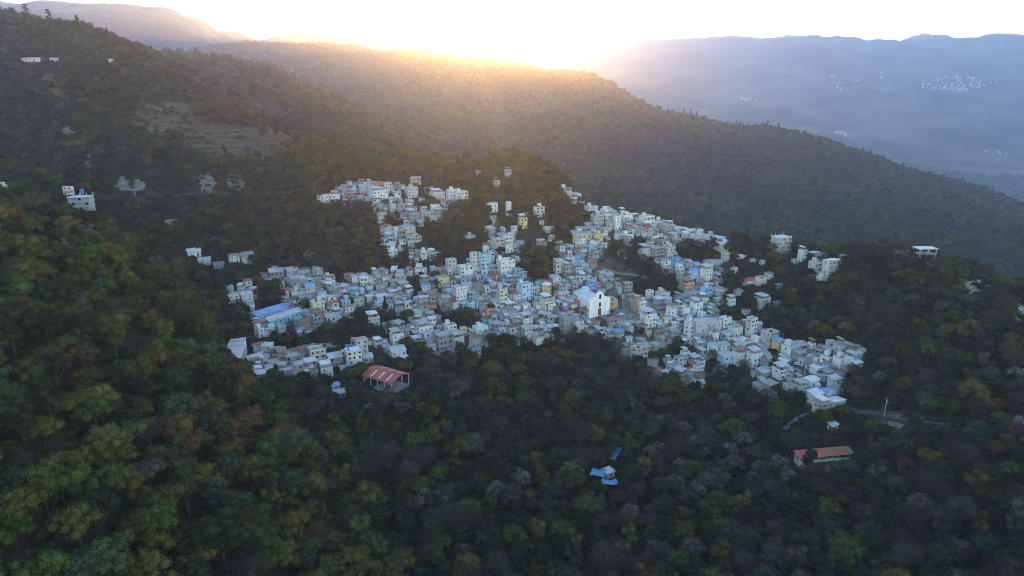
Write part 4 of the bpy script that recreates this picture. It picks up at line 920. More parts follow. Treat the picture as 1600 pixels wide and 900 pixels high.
def long_hall():
    xa, ya, za = land(1248, 728, 180, 330); xb, yb, zb = land(1332, 716, 180, 330)
    rot = math.atan2(yb - ya, xb - xa); L = math.hypot(xb - xa, yb - ya); z = (za + zb) / 2 + .5; d = 3.9
    t = put('long_shelter', None, loc=((xa + xb) / 2, (ya + yb) / 2, z), rotz=rot, label='long shelter with half red, half rust-brown roof over white half walls', category='shelter')
    n = 8
    for k in range(n + 1):
        for yy in (0.2, d - .2):
            b = MB(); xx = -L / 2 + .2 + (L - .4) * k / n; b.box(xx - .11, xx + .11, yy - .11, yy + .11, -3, 2.9 + (.0 if yy < 1 else .6), 'wall white'); put('post', b.mesh('post'), t)
    for k in range(n):
        xx = -L / 2 + .35 + (L - .4) * k / n; b = MB(); b.box(xx, xx + (L - .4) / n - .35, .1, .3, -3, .95 if k % 3 else .6, 'wall white'); put('half_wall', b.mesh('half_wall'), t)
    for k in range(6):
        x0 = -L / 2 - .5 + (L + 1) * k / 6; x1 = x0 + (L + 1) / 6; b = MB(); o = .015 * (k % 2)
        b.sheet([(x0, -.7, 2.75 + o), (x1, -.7, 2.75 + o), (x1, d + .8, 3.75 + o), (x0, d + .8, 3.75 + o)], .08, 'roof red' if k < 3 else 'roof tiled'); put('roof_panel', b.mesh('roof_panel'), t)
    b = MB(); b.box(-L / 2, L / 2, -.3, d, -4, -.0, 'concrete'); put('floor', b.mesh('floor'), t)
    b = MB(); b.box(-L / 2, L / 2, d - .15, d + .05, .02, 2.4, 'wall bare grey'); put('back_wall', b.mesh('back_wall'), t)
    VIEWS.append((1242, 1335, 694, 734, min(ya, yb) - 3)); CLEAR.append(((xa + xb) / 2, (ya + yb) / 2 + 3, L * .35))
    for f in (-.4, -.2, .2, .4): CLEAR.append(((xa + xb) / 2 + f * L * math.cos(rot), (ya + yb) / 2 + f * L * math.sin(rot) + 3, 6))
long_hall()
def open_frame(name, u0, u1, v1, n, label, rot=25, ymin=300):
    """concrete skeleton: slabs, columns, bare walls"""
    x, y, z = land((u0 + u1) / 2, v1, ymin, 600); px = project(x, y, z)[2] / FPX; w = (u1 - u0) * px / 1.25; d = w * .75; y += d / 2; sh = 3.0
    t = put(name, None, loc=(x, y, z), rotz=math.radians(rot), label=label, category='building')
    b = MB(); b.box(-w / 2, w / 2, -d / 2, d / 2, -5, 0, 'concrete'); put('base', b.mesh('base'), t)
    for k in range(n):
        b = MB(); b.box(-w / 2 - .4, w / 2 + .4, -d / 2 - .4, d / 2 + .4, (k + 1) * sh - .22, (k + 1) * sh, 'slab light'); put('floor_slab', b.mesh('floor_slab'), t)
        b = MB(); b.box(-w / 2 + .2, w / 2 - .2, -d / 2 + 1.8, d / 2, k * sh, (k + 1) * sh - .22, 'wall pale grey'); put('wall', b.mesh('wall'), t)
        for c in range(4):
            xx = -w / 2 + .2 + (w - .4) * c / 3
            b = MB(); b.box(xx - .18, xx + .18, -d / 2, -d / 2 + .36, k * sh, (k + 1) * sh - .22, 'slab light'); put('column', b.mesh('column'), t)
            if c < 3 and k % 2 == c % 2: o = put('window', UNIT_MESH['window'][2], t, loc=(xx + w / 6, -d / 2 + 1.8, k * sh + 1.6)); o.scale = (1.6, 1, 1.5)
    for c in range(4):
        for yy in (-d / 2 + .2, d / 2 - .2):
            xx = -w / 2 + .2 + (w - .4) * c / 3; hh = rnd.uniform(1.0, 2.4); b = MB(); b.box(xx - .16, xx + .16, yy - .16, yy + .16, n * sh, n * sh + hh, 'slab light'); put('column_stub', b.mesh('column_stub'), t)
    SOLID.append(dict(x=x, y=y, w=w, d=d, rot=math.radians(rot))); VIEWS.append((u0, u1, v1 - 30, v1, y - d / 2 - 2)); CLEAR.append((x, y, w * .6))
open_frame('unfinished_building', 1206, 1237, 398, 4, 'unfinished concrete building with bare columns rising above the wooded crest')
open_frame('hillside_building', 106, 143, 338, 4, 'grey concrete building on columns below the billboard, at the forest edge', 12)
def lookout():
    x, y, z = land(1446, 405, 300, 500); t = put('lookout_shelter', None, loc=(x, y + 2, z + 5.5), rotz=.1, label='flat white roof slab on posts above the treetops of the crest', category='shelter')
    b = MB(); b.box(-6, 6, -3.5, 3.5, 3.0, 3.35, 'roof white'); put('roof', b.mesh('roof'), t)
    for px in (-5.2, 0, 5.2):
        for py in (-2.8, 2.8): b = MB(); b.box(px - .2, px + .2, py - .2, py + .2, -9, 3.0, 'wall pale grey'); put('post', b.mesh('post'), t)
    b = MB(); b.box(-5.6, 5.6, -3.1, 3.1, -.3, 0, 'concrete'); put('floor', b.mesh('floor'), t); VIEWS.append((1428, 1466, 392, 404, y - 2)); CLEAR.append((x, y + 2, 7))
lookout()
def tarp_camp():
    def tarp(pix, label, h, sag=.6):
        c = [land(u, v, 180, 330) for u, v in pix]; z = max(p[2] for p in c) + h; cx = sum(p[0] for p in c) / 4; cy = sum(p[1] for p in c) / 4
        t = put('tarpaulin_shelter', None, loc=(cx, cy, z), label=label, category='shelter'); n = 6; V_, F_ = [], []
        for i in range(n + 1):
            for j in range(n + 1):
                a, b_ = i / n, j / n; p = [sum(w_ * q[k] for w_, q in zip(((1 - a) * (1 - b_), a * (1 - b_), a * b_, (1 - a) * b_), c)) for k in (0, 1)]
                V_.append((p[0] - cx, p[1] - cy, -sag * 4 * a * (1 - a) * b_ + .5 * math.sin(5 * a + 3 * b_) * .4 + (.9 if j > n / 2 else 0) * (b_ - .5)))
        for i in range(n):
            for j in range(n): F_.append((i * (n + 1) + j, i * (n + 1) + j + 1, (i + 1) * (n + 1) + j + 1, (i + 1) * (n + 1) + j))
        put('tarpaulin', new_mesh('tarpaulin', V_, F_, [MATS['tarp blue']], smooth=True), t)
        for p in c: b = MB(); b.box(p[0] - cx - .08, p[0] - cx + .08, p[1] - cy - .08, p[1] - cy + .08, -6, .1, 'timber'); put('pole', b.mesh('pole'), t)
        VIEWS.append((min(p[0] for p in pix) - 3, max(p[0] for p in pix) + 3, min(p[1] for p in pix) - 10, max(p[1] for p in pix) - 4, min(p[1] for p in c) - 1)); CLEAR.append((cx, cy, 3))
    tarp([(951, 726), (960, 729), (973, 710), (965, 706)], 'blue tarpaulin roof strung up the slope, topmost of the camp', 3.0)
    tarp([(921, 751), (944, 756), (946, 744), (926, 740)], 'bright blue tarpaulin roof beside the plank shack of the camp', 2.6)
    tarp([(936, 763), (968, 767), (962, 757), (942, 753)], 'ragged blue tarpaulin stretched lowest in the camp', 2.0, 1.2)
    x, y, z = land(951, 748, 180, 330); t = put('shack', None, loc=(x, y + 2, z + .5), rotz=.6, label='small pale plank shack between the blue tarpaulins', category='shack')
    b = MB(); b.box(-2.2, 2.2, -1.8, 1.8, -3, 2.3, 'wall pale grey'); put('wall', b.mesh('wall'), t); b = MB(); b.sheet([(-2.6, -2.2, 2.4), (2.6, -2.2, 2.4), (2.6, 2.2, 2.9), (-2.6, 2.2, 2.9)], .06, 'roof silver tin'); put('roof', b.mesh('roof'), t)
    o = put('door', UNIT_MESH['door'][1], t, loc=(0, -1.8, 0)); o.scale = (1.0, 1, 2.0); CLEAR.append((x, y + 2, 6)); 
tarp_camp()

# ------------------------------------------------------------------ billboard, poles, cars
def billboard(u, v, w, h, label, kind):
    x, y, z = land(u, v + 16, 400, 600); t = put('billboard', None, loc=(x, y, z), rotz=.15, label=label, category='billboard')
    for px in (-w * .3, w * .3): b = MB(); b.box(px - .15, px + .15, .1, .4, -3, 4 + h, 'door metal'); put('post', b.mesh('post'), t)
    b = MB(); b.box(-w / 2, w / 2, -.1, .1, 4, 4 + h, 'poster white'); p = put('panel', b.mesh('panel'), t)
    cells = [('poster orange', .05, .38, .1, .52), ('poster blue', .42, .62, .15, .45), ('poster orange', .66, .94, .2, .6), ('poster blue', .08, .3, .62, .9), ('poster orange', .4, .72, .6, .88)] if kind else [('poster blue', .04, .96, .05, .95)]
    for m, a, c, e, f in cells: b = MB(); b.box(-w / 2 + a * w, -w / 2 + c * w, -.13, -.103, 4 + e * h, 4 + f * h, m); put('print', b.mesh('print'), p)
    VIEWS.append((u - 9, u + 9, v - 8, v + 10, y - 2)); CLEAR.append((x, y, 4))
billboard(110, 298, 6.5, 5.5, 'white billboard with orange and blue print on the hillside road', 1)
billboard(130, 296, 2.2, 3.0, 'small blue sign board on the hillside road', 0)
def pole(u, v, hgt, label, ymin=180):
    x, y, z = land(u, v, ymin, 500); t = put('utility_pole', None, loc=(x, y, z), label=label, category='utility pole')
    b = MB(); b.cyl(0, 0, -1, hgt, .16, 'slab light', 8, .1); put('shaft', b.mesh('shaft'), t); b = MB(); b.box(-1.0, 1.0, -.06, .06, hgt - 1.0, hgt - .85, 'timber'); put('crossarm', b.mesh('crossarm'), t)
    b = MB(); b.cyl(.35, 0, hgt - 2.4, hgt - 1.5, .28, 'concrete', 8); put('transformer', b.mesh('transformer'), t); CLEAR.append((x, y, 3))
    VIEWS.append((u - 3, u + 3, v - 14, v, y - 1))
pole(1381, 652, 10, 'pale utility pole beside the road bend on the wooded slope'); pole(1256, 592, 9, 'utility pole beside the street on the spur'); pole(972, 478, 9, 'utility pole on the lane behind the square', 300); pole(560, 478, 8, 'utility pole on the lane above the market', 300)
def car(u, v, m, label, rot, z=None):
    x, y, zz = land(u, v, 250, 600); z = zz + .28 if z is None else z + .02
    t = put('car', None, loc=(x, y, z), rotz=rot, label=label, category='car', group='cars in the town')
    b = MB(); b.box(-2.1, 2.1, -.85, .85, .35, .85, m); pr = [(-1.7, .85), (1.2, .85), (.7, 1.42), (-1.2, 1.42)]
    for s in (-.78, .78): b.poly([(p[0], s, p[1]) for p in (pr if s < 0 else pr[::-1])], m)
    b.poly([(-1.2, -.78, 1.42), (.7, -.78, 1.42), (.7, .78, 1.42), (-1.2, .78, 1.42)], m); put('body', b.mesh('body'), t)
    g = MB()
    for a, c in ((pr[1], pr[2]), (pr[3], pr[0])): g.poly([(a[0], -.76, a[1]), (a[0], .76, a[1]), (c[0], .76, c[1]), (c[0], -.76, c[1])], 'glass dark')
    for s in (-.79, .79): q = [(-1.35, s, .92), (.9, s, .92), (.6, s, 1.34), (-1.1, s, 1.34)]; g.poly(q if s < 0 else q[::-1], 'glass dark')
    put('glazing', g.mesh('glazing'), t)
    for px in (-1.3, 1.3):
        for py in (-.8, .8):
            wv, wf = tube([(px, py - .1, .33), (px, py + .1, .33)], [.33, .33], 10); wf = wf + [tuple(range(10)), tuple(range(19, 9, -1))]; put('wheel', new_mesh('wheel', wv, wf, [MATS['rubber']]), t)
car(953, 497, 'car red', 'small red car parked on the square near the church front', .5, PLAZA_Z); car(970, 494, 'car white', 'white car standing in the middle of the square', .3, PLAZA_Z); car(985, 499, 'car silver', 'silver car at the far side of the square from the church', 1.2, PLAZA_Z)
k_ = 14; CARP = [(street_p[k_][0], street_p[k_][1], street_z[k_] + .27)]
car(1247, 571, 'car white', 'white car on the street between the houses on the spur', -.7); car(1272, 596, 'car dark', 'dark car going down the street on the spur', -.8)

# ------------------------------------------------------------------ bare rock and terrace walls
def crag(u, v, wpx, hpx, label, ymin, seed, name='rock_face', stone='limestone'):
    """bare rock breaking out of the slope: follows the ground, proud of it and broken into ledges, running out under the soil"""
    n, m = 30, 30; P_ = np.array([[land(u + a * wpx * .62, v - b * hpx * .62, ymin, 800) for b in np.linspace(-1, 1, m)] for a in np.linspace(-1, 1, n)])
    a, b = np.meshgrid(np.linspace(-1, 1, n), np.linspace(-1, 1, m), indexing='ij')
    rr = np.sqrt(a * a + b * b) * (1 + .55 * fbm(a * 2.2 + seed * 3.1, b * 2.2, seed, 3)); out = np.clip((1.0 - rr) * 2.2, -1, 1)
    ledge = fbm(a * 3 + seed, b * 7, seed + 5, 5); proud = out * 1.5 + 1.5 * ledge * (out > 0) - 0.7
    c = P_.mean(axis=(0, 1)); V_ = P_ - c; V_[..., 1] -= proud * .75; V_[..., 2] += proud * .55
    F_ = [(i * m + j, (i + 1) * m + j, (i + 1) * m + j + 1, i * m + j + 1) for i in range(n - 1) for j in range(m - 1)]
    put(name, new_mesh(name, [tuple(p) for p in V_.reshape(-1, 3)], F_, [MATS[stone]]), loc=tuple(c), label=label, category='rock face')
    y0 = P_[..., 1].min(); k = .2 if stone == 'limestone' else .42; VIEWS.append((u - wpx * k, u + wpx * k, v - hpx * .4, v + hpx * k * 1.5, y0 + 3))
    for k in range(0, n, 5):
        for l_ in range(0, m, 5):
            if out[k, l_] > .2: CLEAR.append((P_[k, l_, 0], P_[k, l_, 1], 1.6))
crag(140, 252, 12, 26, 'narrow pale rock scar in the dark hillside above the billboard', 420, 1); crag(192, 290, 22, 26, 'pale cliff beside the hillside road, nearest the billboard', 420, 2); crag(217, 292, 18, 22, 'small pale cliff patch in the middle of the road cut', 420, 3)
crag(324, 284, 26, 30, 'tan and white cliff above the hillside road', 420, 4); crag(368, 284, 24, 40, 'tall whitish cliff at the end of the hillside road cut', 420, 5); crag(108, 205, 22, 14, 'grey rock patch high on the left hillside', 480, 6)
crag(1526, 446, 46, 34, 'pale broken cliff on the crest against the blue ridge', 280, 7, stone='crest rock'); crag(1594, 492, 20, 36, 'white rock face at the edge of the wooded crest', 250, 8, stone='crest rock'); crag(1398, 664, 24, 26, 'crumbling pale bank below the road bend', 200, 10); crag(1592, 658, 18, 18, 'ochre rock cut above the narrow road', 180, 11)
def terrace(u0, u1, v, i, j):
    pp = [land(u, v + 3 * math.sin((u - u0) / (u1 - u0) * 3 + j), 480, 760) for u in np.linspace(u0, u1, 14)]; b = MB()
    for a, c in zip(pp, pp[1:]):
        b.poly([(a[0], a[1] - .3, a[2] - .5), (c[0], c[1] - .3, c[2] - .5), (c[0], c[1], c[2] + 1.3), (a[0], a[1], a[2] + 1.3)], 'dry stone'); b.poly([(a[0], a[1], a[2] + 1.3), (c[0], c[1], c[2] + 1.3), (c[0], c[1] + 1.2, c[2] + 1.2), (a[0], a[1] + 1.2, a[2] + 1.2)], 'dry stone')
    put('terrace_wall', b.mesh('terrace_wall'), label='%s dry stone wall across the %s terraced field, counting from its top' % (['first', 'second', 'third', 'fourth', 'fifth'][i], ['brown', 'grey-green'][j]), category='terrace wall', group='terrace walls on the hillside')
for i in range(4): terrace(214 + i * 2, 288 + i * 6, 173 + i * 7, i, 0)
for i in range(5): terrace(305 - i * 2, 420 + i * 9, 202 + i * 8, i, 1)

# ------------------------------------------------------------------ houses become objects
fill(1000)
for h in HOUSES: CLEAR.append((h['x'], h['y'], max(h['w'], h['d']) * .5))
for h in HOUSES: h['area'] = h['w'] * (h['n'] * 2.7 + 2) / h['px'] ** 2 * (3 if h['main'] else 1)
HOUSES.sort(key=lambda h: -h['area'])
ANCH = [('white church', 943, 475), ('market sheds', 440, 498), ('red schoolhouse', 515, 308), ('tower house', 1172, 517), ('plain white block', 790, 416), ('long yellow house', 912, 372), ('long grey block', 1105, 522),
        ('open red hall', 607, 600), ('unfinished shell', 1221, 383), ('street bend', 1262, 592), ('blue-roofed house', 1213, 538), ('ochre hillside house', 650, 283), ('billboard', 110, 298), ('bandstand', 916, 487)]
ORD = ['nearest', 'second nearest', 'third nearest', 'fourth nearest', 'fifth nearest', 'sixth nearest', 'seventh nearest', 'eighth nearest', 'ninth nearest', 'tenth nearest', 'eleventh nearest', 'twelfth nearest', 'thirteenth nearest', 'fourteenth nearest', 'fifteenth nearest', 'sixteenth nearest']
def label_houses(L):
    seen_ = {}
    for h in L:
        if h.get('label'): continue
        nm, au, av = min(ANCH, key=lambda a: (a[1] - h['u']) ** 2 + ((a[2] - h['v']) * 1.6) ** 2); du, dv = h['u'] - au, (h['v'] - av) * 1.6
        dr = ('right of' if du > 0 else 'left of') if abs(du) > abs(dv) else ('below' if dv > 0 else 'above')
        key = '%s %s house with %s %s the %s' % (NUM[h['n']], h['wall'], roof_words(h), dr, nm); seen_.setdefault(key, []).append((du * du + dv * dv, id(h), h))
    for key, hs in seen_.items():
        hs.sort(key=lambda t: t[0])
        for i, (_, _, h) in enumerate(hs): h['label'] = key if len(hs) == 1 else key + ', ' + ORD[min(i, 15)]
SOLO = HOUSES[:300]; REST = HOUSES[300:]
label_houses(SOLO)
def to_camera(h, ang):
    n = Vector((math.sin(h['rot'] + ang), -math.cos(h['rot'] + ang))); c = Vector((-h['x'], -h['y'])).normalized(); return n.dot(c)
for i, h in enumerate(SOLO):
    q = random.Random(1000 + i); P_, W_ = house_parts(h, q)
    t = put('house', None, loc=(h['x'], h['y'], h['z']), rotz=h['rot'], label=h['label'], category='house', group='houses of the hillside town')
    for nm, b in P_: put(nm, b.mesh(nm), t)
    k = q.choice([0, 0, 1, 2])
    for (kind, x, y, z, ang, ww, hh) in W_:
        if to_camera(h, ang) < -.05: continue
        o = put(kind, UNIT_MESH[kind][k if kind == 'window' else q.choice([0, 1, 2])], t, loc=(x, y, z)); o.rotation_euler = (0, 0, ang); o.scale = (ww, 1, hh)
big = MB()
for i, h in enumerate(REST):
    q = random.Random(5000 + i); P_, W_ = house_parts(h, q); c, s_ = math.cos(h['rot']), math.sin(h['rot'])
    f = lambda p: (h['x'] + c * p[0] - s_ * p[1], h['y'] + s_ * p[0] + c * p[1], h['z'] + p[2])
    for nm, b in P_: big.add(b, f)
    for (kind, x, y, z, ang, ww, hh) in W_:
        if to_camera(h, ang) < -.05: continue
        ca, sa = math.cos(ang), math.sin(ang)
        big.add(UNITS[kind][i % 3], lambda p: f((x + ca * p[0] * ww - sa * p[1], y + sa * p[0] * ww + ca * p[1], z + p[2] * hh)))
if REST: put('town_houses', big.mesh('town_houses'), kind='stuff', label='the small crowded houses that fill the gaps of the hillside town', category='houses')

# villages far off
def villages():
    q = random.Random(3); b = MB()
    for (u0, u1, v0, v1, n, s) in [(1440, 1556, 120, 142, 95, 9), (1300, 1345, 206, 214, 14, 9), (1150, 1182, 153, 158, 9, 9), (1240, 1420, 112, 142, 22, 8), (388, 424, 86, 100, 26, 10), (440, 470, 98, 112, 8, 8), (1590, 1604, 316, 322, 6, 9), (1530, 1600, 236, 246, 6, 8), (470, 560, 96, 108, 8, 7)]:
        a_ = np.random.default_rng(n); uu = a_.normal((u0 + u1) / 2, (u1 - u0) / 4.4, 6000); yy = np.exp(a_.uniform(math.log(1400), math.log(16000), 6000)); dep = yy / CP
        xx = (uu - 800) / FPX * (yy * CP + 20); zz = ground(xx, yy); pu, pv, pd = project(xx, yy, zz)
        hit = np.nonzero((np.abs(pv - (v0 + v1) / 2) < (v1 - v0) * .55 * (1 - .6 * np.abs(pu - (u0 + u1) / 2) / (u1 - u0))) & seen(xx, yy, zz + 6, 90))[0][:n]
        for k in hit:
            x, y, z = float(xx[k]), float(yy[k]), float(zz[k])
            w = s * q.uniform(.7, 1.6) * y / 4500; h = q.uniform(4, 8) * y / 5000; d = w * .7; m = 'wall ' + q.choice(['white', 'white', 'pale grey', 'cream']); a = q.uniform(-.6, .6); c = MB()
            z += 3; c.box(-w / 2, w / 2, -d / 2, d / 2, -20, h, m); e = h + w * .2; rm = 'roof ' + q.choice(['white', 'silver tin', 'white'])
            c.poly([(-w / 2 - .3, -d / 2 - .3, h), (w / 2 + .3, -d / 2 - .3, h), (w / 2 + .3, 0, e), (-w / 2 - .3, 0, e)], rm); c.poly([(w / 2 + .3, d / 2 + .3, h), (-w / 2 - .3, d / 2 + .3, h), (-w / 2 - .3, 0, e), (w / 2 + .3, 0, e)], rm)
            ca, sa = math.cos(a), math.sin(a); b.add(c, lambda p: (x + ca * p[0] - sa * p[1], y + sa * p[0] + ca * p[1], z + p[2]))
    put('distant_village', b.mesh('distant_village'), kind='stuff', label='tiny white houses of villages on the hazy mountainsides', category='village')
villages()

# ------------------------------------------------------------------ the woods
def plant():
    x, y, z, u, v, d, r = sow(95, 850, lambda q: 7.6 if q < 240 else 7.0 if q < 330 else 6.6, 0.46, 5)
    keep = ~(in_town(u, v, y) & ~in_woods(u, v, y)) | (r.random(len(x)) < np.where(crowd(x, y, v) < 0, .85, .16))
    for p in FIELDS: keep &= ~(in_poly(u, v, p) & (y > 430) & (y < 760)) | (r.random(len(x)) < 0.13)
    for p in BARE: keep &= ~(in_poly(u, v, p) & (y < 640))
    zn = zone(u, v, y)
    R = r.uniform(2.9, 5.0, len(x)) + np.where(zn == 'left', 0.6, 0.0) + np.where(y < 240, 0.6, 0)
    R *= np.where(r.random(len(x)) < .14, 1.28, 1.0)
    R = np.where(in_town(u, v, y), np.where(in_woods(u, v, y), np.minimum(R, 4.2), R * .62), R)
    R = np.where((zn == 'back') & (y > 470), R * 0.85, R)
    cl = np.array(CLEAR) if CLEAR else np.zeros((0, 3))
    for (cx, cy, cr) in cl: keep &= (x - cx) ** 2 + (y - cy) ** 2 > (cr + R * 0.42) ** 2
    # nothing is planted where it would hide a building that the photograph shows
    for (u0, u1, v0, v1, yy) in VIEWS:
        tu, tv, td = project(x, y, z + R * 1.75)
        keep &= ~((y < yy) & (y > yy - 60) & (u > u0 - R / d * FPX * .7) & (u < u1 + R / d * FPX * .7) & (tv < v0 + (v1 - v0) * .5) & (v > v0))
    keep &= seen(x, y, z + R * 1.8 + 12)
    x, y, z, u, v, d, R, zn = [a[keep] for a in (x, y, z, u, v, d, R, zn)]
    ci = colour_trees(zn, x, y, r); ki = kinds_for(ci, r)
    tint = np.array([PAL[k] for k in PN])[ci] * r.uniform(0.72, 1.3, (len(x), 1)) * (1 + r.normal(size=(len(x), 3)) * 0.06)
    tint *= np.where(zn == 'left', 1.12, 1.0)[:, None]
    size = np.stack([R * r.uniform(.9, 1.1, len(x)), R * r.uniform(.9, 1.1, len(x)), R * r.uniform(.9, 1.25, len(x))], 1)
    # trees that show largest stand as things of their own
    big = (R / d) * ((u > 5) & (u < 1595) & (v - R / d * FPX * 1.2 < 893)) * seen(x, y, z + R * 1.3)
    order = np.argsort(-big); solo = np.zeros(len(x), bool); solo[order[:298]] = True
    solo &= big > 0
    make_solo_trees(x[solo], y[solo], z[solo], u[solo], v[solo], d[solo], R[solo], ci[solo], ki[solo], tint[solo], size[solo], r)
    # saplings and scrub under and between them
    ux, uy, uz, uu, uv, ud, ur = sow(95, 640, lambda q: 3.9 if q < 420 else 5.0, 0.5, 15)
    ok = ~(in_town(uu, uv, uy) & ~in_woods(uu, uv, uy)) & seen(ux, uy, uz + 4)
    for p in FIELDS + BARE: ok &= ~(in_poly(uu, uv, p) & (uy > 430)) | (ur.random(len(ux)) < .3)
    for (cx, cy, cr) in cl: ok &= (ux - cx) ** 2 + (uy - cy) ** 2 > (cr + .5) ** 2
    ux, uy, uz, uu, uv = [a[ok] for a in (ux, uy, uz, uu, uv)]; uR = ur.uniform(1.3, 2.6, len(ux)); n0 = len(x); n1 = len(ux)
    uci = colour_trees(zone(uu, uv, uy), ux, uy, ur); uci = np.where(np.isin(uci, [PN.index('pale'), PN.index('bright'), PN.index('rust')]), PN.index('dark'), uci)
    utint = np.array([PAL[k] for k in PN])[uci] * ur.uniform(.7, 1.15, (n1, 1)); uki = ur.choice([0, 1, 2, 3, 5], n1)
    x, y, z = np.concatenate([x, ux]), np.concatenate([y, uy]), np.concatenate([z, uz - uR * .5]); ki = np.concatenate([ki, uki]); tint = np.concatenate([tint, utint]); size = np.concatenate([size, np.stack([uR, uR, uR], 1)])
    solo = np.concatenate([solo, np.zeros(n1, bool)])
    f = ~solo; near = f & (y < 420); far = f & (y >= 420)
    cA = kind_collection('forest_kinds', 1000); cB = kind_collection('hill_kinds', 480); cC = kind_collection('ridge_kinds', 170)
    P = np.stack([x, y, z - 0.4], 1)
    forest('valley_forest', P[near], ki[near], size[near], tint[near], cA, 'dense mixed dark green and brown forest filling the valley round the town')
    forest('hillside_forest', P[far], ki[far], size[far], tint[far], cB, 'brown and olive forest on the hillsides above and behind the town')
    x, y, z, u, v, d, r = sow(850, 4300, lambda q: 8.2 + (q - 850) * 0.0042, 0.45, 9)
    k = seen(x, y, z + 26) & (r.random(len(x)) < np.where(fbm(x / 190, y / 190, 61, 4) > .36, .25, .95))
    x, y, z, u, v, d = [a[k] for a in (x, y, z, u, v, d)]
    ci = colour_trees(np.full(len(x), 'ridge', dtype='U8'), x, y, r, 130.); ki = kinds_for(ci, r)
    R = r.uniform(3.6, 7.0, len(x)) * (1 + np.maximum(0, y - 1500) / 3600) * (1 + .35 * fbm(x / 60, y / 60, 21, 2))
    tint = np.array([PAL[q] for q in PN])[ci] * r.uniform(0.6, 1.35, (len(x), 1)) * np.clip(1 + 1.0 * fbm(x / 240, y / 240, 33, 4), .35, 1.8)[:, None]
    forest('ridge_forest', np.stack([x, y, z - 0.5], 1), ki, np.stack([R, R, R * r.uniform(.85, 1.15, len(x))], 1), tint, cC, 'dense green forest covering the long ridge beyond the town')
    print('trees', near.sum(), far.sum(), len(x), 'solo', solo.sum())

# ------------------------------------------------------------------ trees that stand out
TREE_COL = {'green': 'mid-green', 'dark': 'dark green', 'olive': 'olive', 'ochre': 'ochre', 'rust': 'rust-coloured', 'brown': 'brown', 'grey': 'greyish', 'bright': 'bright green', 'teal': 'bluish green', 'pale': 'pale blossoming'}
TREE_FORM = {'round': 'round-crowned', 'oval': 'tall oval', 'umbrella': 'flat-crowned', 'airy': 'thin-leaved', 'bloom': 'round-crowned', 'pine': 'conical'}
NTH = ['first', 'second', 'third', 'fourth', 'fifth', 'sixth', 'seventh', 'eighth', 'ninth', 'tenth', 'eleventh', 'twelfth', 'thirteenth', 'fourteenth', 'fifteenth', 'sixteenth', 'seventeenth', 'eighteenth', 'nineteenth', 'twentieth', 'twenty-first', 'twenty-second', 'twenty-third', 'twenty-fourth']
def make_solo_trees(x, y, z, u, v, d, R, ci, ki, tint, size, r):
    keys = {}
    for i in range(len(x)):
        band = 'at bottom edge' if v[i] > 880 else 'just above bottom edge' if v[i] > 830 else 'low upslope' if v[i] > 780 else 'midway upslope' if v[i] > 720 else 'well upslope'
        side = ['far left', 'left', 'left of middle', 'right of middle', 'right', 'far right'][min(5, int(u[i] / 267))]
        keys.setdefault('%s %s tree %s, %s' % (TREE_COL[PN[ci[i]]], TREE_FORM[KINDS[ki[i]]], band, side), []).append(i)
    lab = {}
    for k, idx in keys.items():
        idx.sort(key=lambda i: u[i])
        for j, i in enumerate(idx): lab[i] = k if len(idx) == 1 else '%s, %s from left' % (k, NTH[min(j, 23)])
    for i in range(len(x)):
        t = put('tree', None, loc=(x[i], y[i], z[i] - .4), rotz=r.random() * 6.28, label=lab[i], category='tree', group='nearest trees of the valley forest'); t.scale = size[i]
        put('trunk', NEAR_KINDS[ki[i]][0], t); c = put('crown', NEAR_KINDS[ki[i]][1], t); c['tint'] = [float(q) for q in tint[i]]
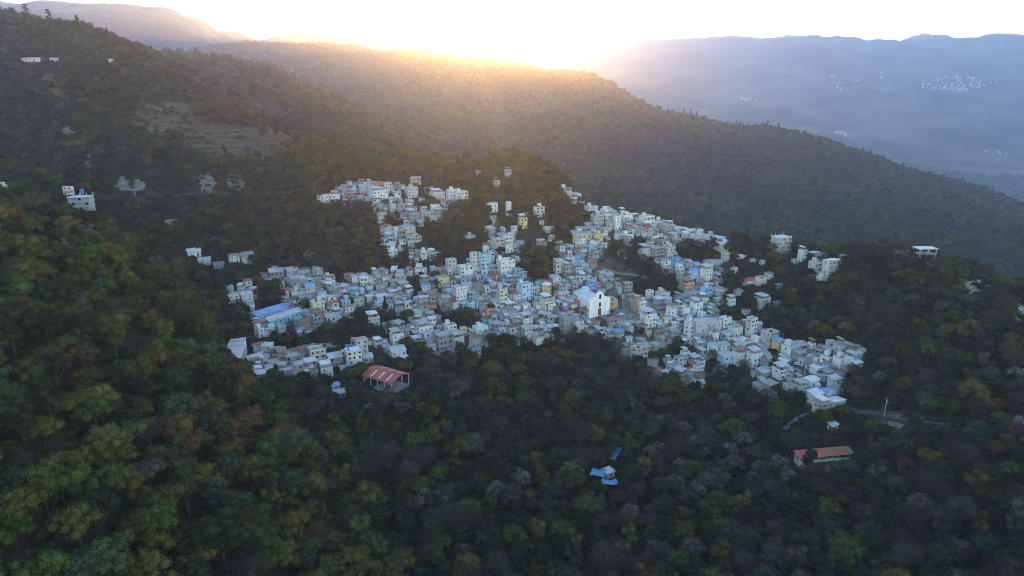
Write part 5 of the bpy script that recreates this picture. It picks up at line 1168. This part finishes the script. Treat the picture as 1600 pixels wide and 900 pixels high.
def tall_pine(u, v, top, label, seed):
    x, y, z = land(u, v, 560, 800); px = project(x, y, z)[2] / FPX; H = (v - top) * px + 6; q = random.Random(seed)
    t = put('pine_tree', None, loc=(x, y, z - 1), label=label, category='tree', group='tall pines on the skyline')
    tv, tf = tube([(0, 0, -2), (.2, 0, H * .5), (.1, .1, H)], [.45, .3, .06]); br = []; Q = []; r = np.random.default_rng(seed)
    for k in range(22):
        h = H * (.45 + .53 * k / 22); a = q.uniform(0, 6.28); L = (1.1 - .7 * k / 22) * q.uniform(2.2, 4.2); e = (math.cos(a) * L, math.sin(a) * L, h + q.uniform(.2, 1.0))
        bv, bf = tube([(0, 0, h), e], [.09, .03], 4); o = len(tv); tv += bv; tf += [tuple(i + o for i in g) for g in bf]
        c = np.array(e) * np.array([.8, .8, 1]) + r.normal(size=(46, 3)) * np.array([.75, .75, .35]); A_ = r.normal(size=(46, 3)) * .34; B_ = r.normal(size=(46, 3)) * .14
        Q.append(np.stack([c - A_, c - B_, c + A_, c + B_], 1))
    put('trunk', new_mesh('trunk', tv, tf, [BARK]), t); Q = np.concatenate(Q); me = quad_mesh('crown', Q, [LEAF]); shade_attr(me, np.ones((len(Q), 3))); c = put('crown', me, t); c['tint'] = [.035, .045, .022]
tall_pine(46, 48, 16, 'tall thin pine breaking the skyline of the hill, the taller one', 1); tall_pine(80, 50, 24, 'slender sparse pine on the skyline beside the taller pine', 2)
plant()

# ------------------------------------------------------------------ the evening haze in the valley
def build_haze():
    zmin = float(GZ.min()) - 1.0; zmax = float(GZ.max()) + 40.0
    x1 = SMAX * (YB + OFF) + 50
    V = [(-x1, -200, zmin), (x1, -200, zmin), (x1, YB + 50, zmin), (-x1, YB + 50, zmin), (-x1, -200, zmax), (x1, -200, zmax), (x1, YB + 50, zmax), (-x1, YB + 50, zmax)]
    me = new_mesh('haze', V, [(3, 2, 1, 0), (4, 5, 6, 7), (0, 1, 5, 4), (1, 2, 6, 5), (2, 3, 7, 6), (3, 0, 4, 7)])
    m = bpy.data.materials.new('haze_air'); m.use_nodes = True; n = m.node_tree.nodes; n.remove(n['Principled BSDF'])
    add = n.new('ShaderNodeAddShader')                       # clear blue air, and a little dust that scatters the low sun forwards
    for k, (c, dens, g) in enumerate(HAZE):
        pv = n.new('ShaderNodeVolumePrincipled'); pv.inputs['Color'].default_value = (*c, 1); pv.inputs['Density'].default_value = dens; pv.inputs['Anisotropy'].default_value = g
        m.node_tree.links.new(pv.outputs[0], add.inputs[k])
    m.node_tree.links.new(add.outputs[0], n['Material Output'].inputs['Volume'])
    me.materials.append(m)
    put('haze', me, kind='stuff', label='blue evening haze lying over the valley', category='haze')
HAZE = [((0.10, 0.40, 1.0), 0.76e-4, 0.0), ((0.98, 0.92, 0.84), 0.46e-4, 0.79)]
build_haze()
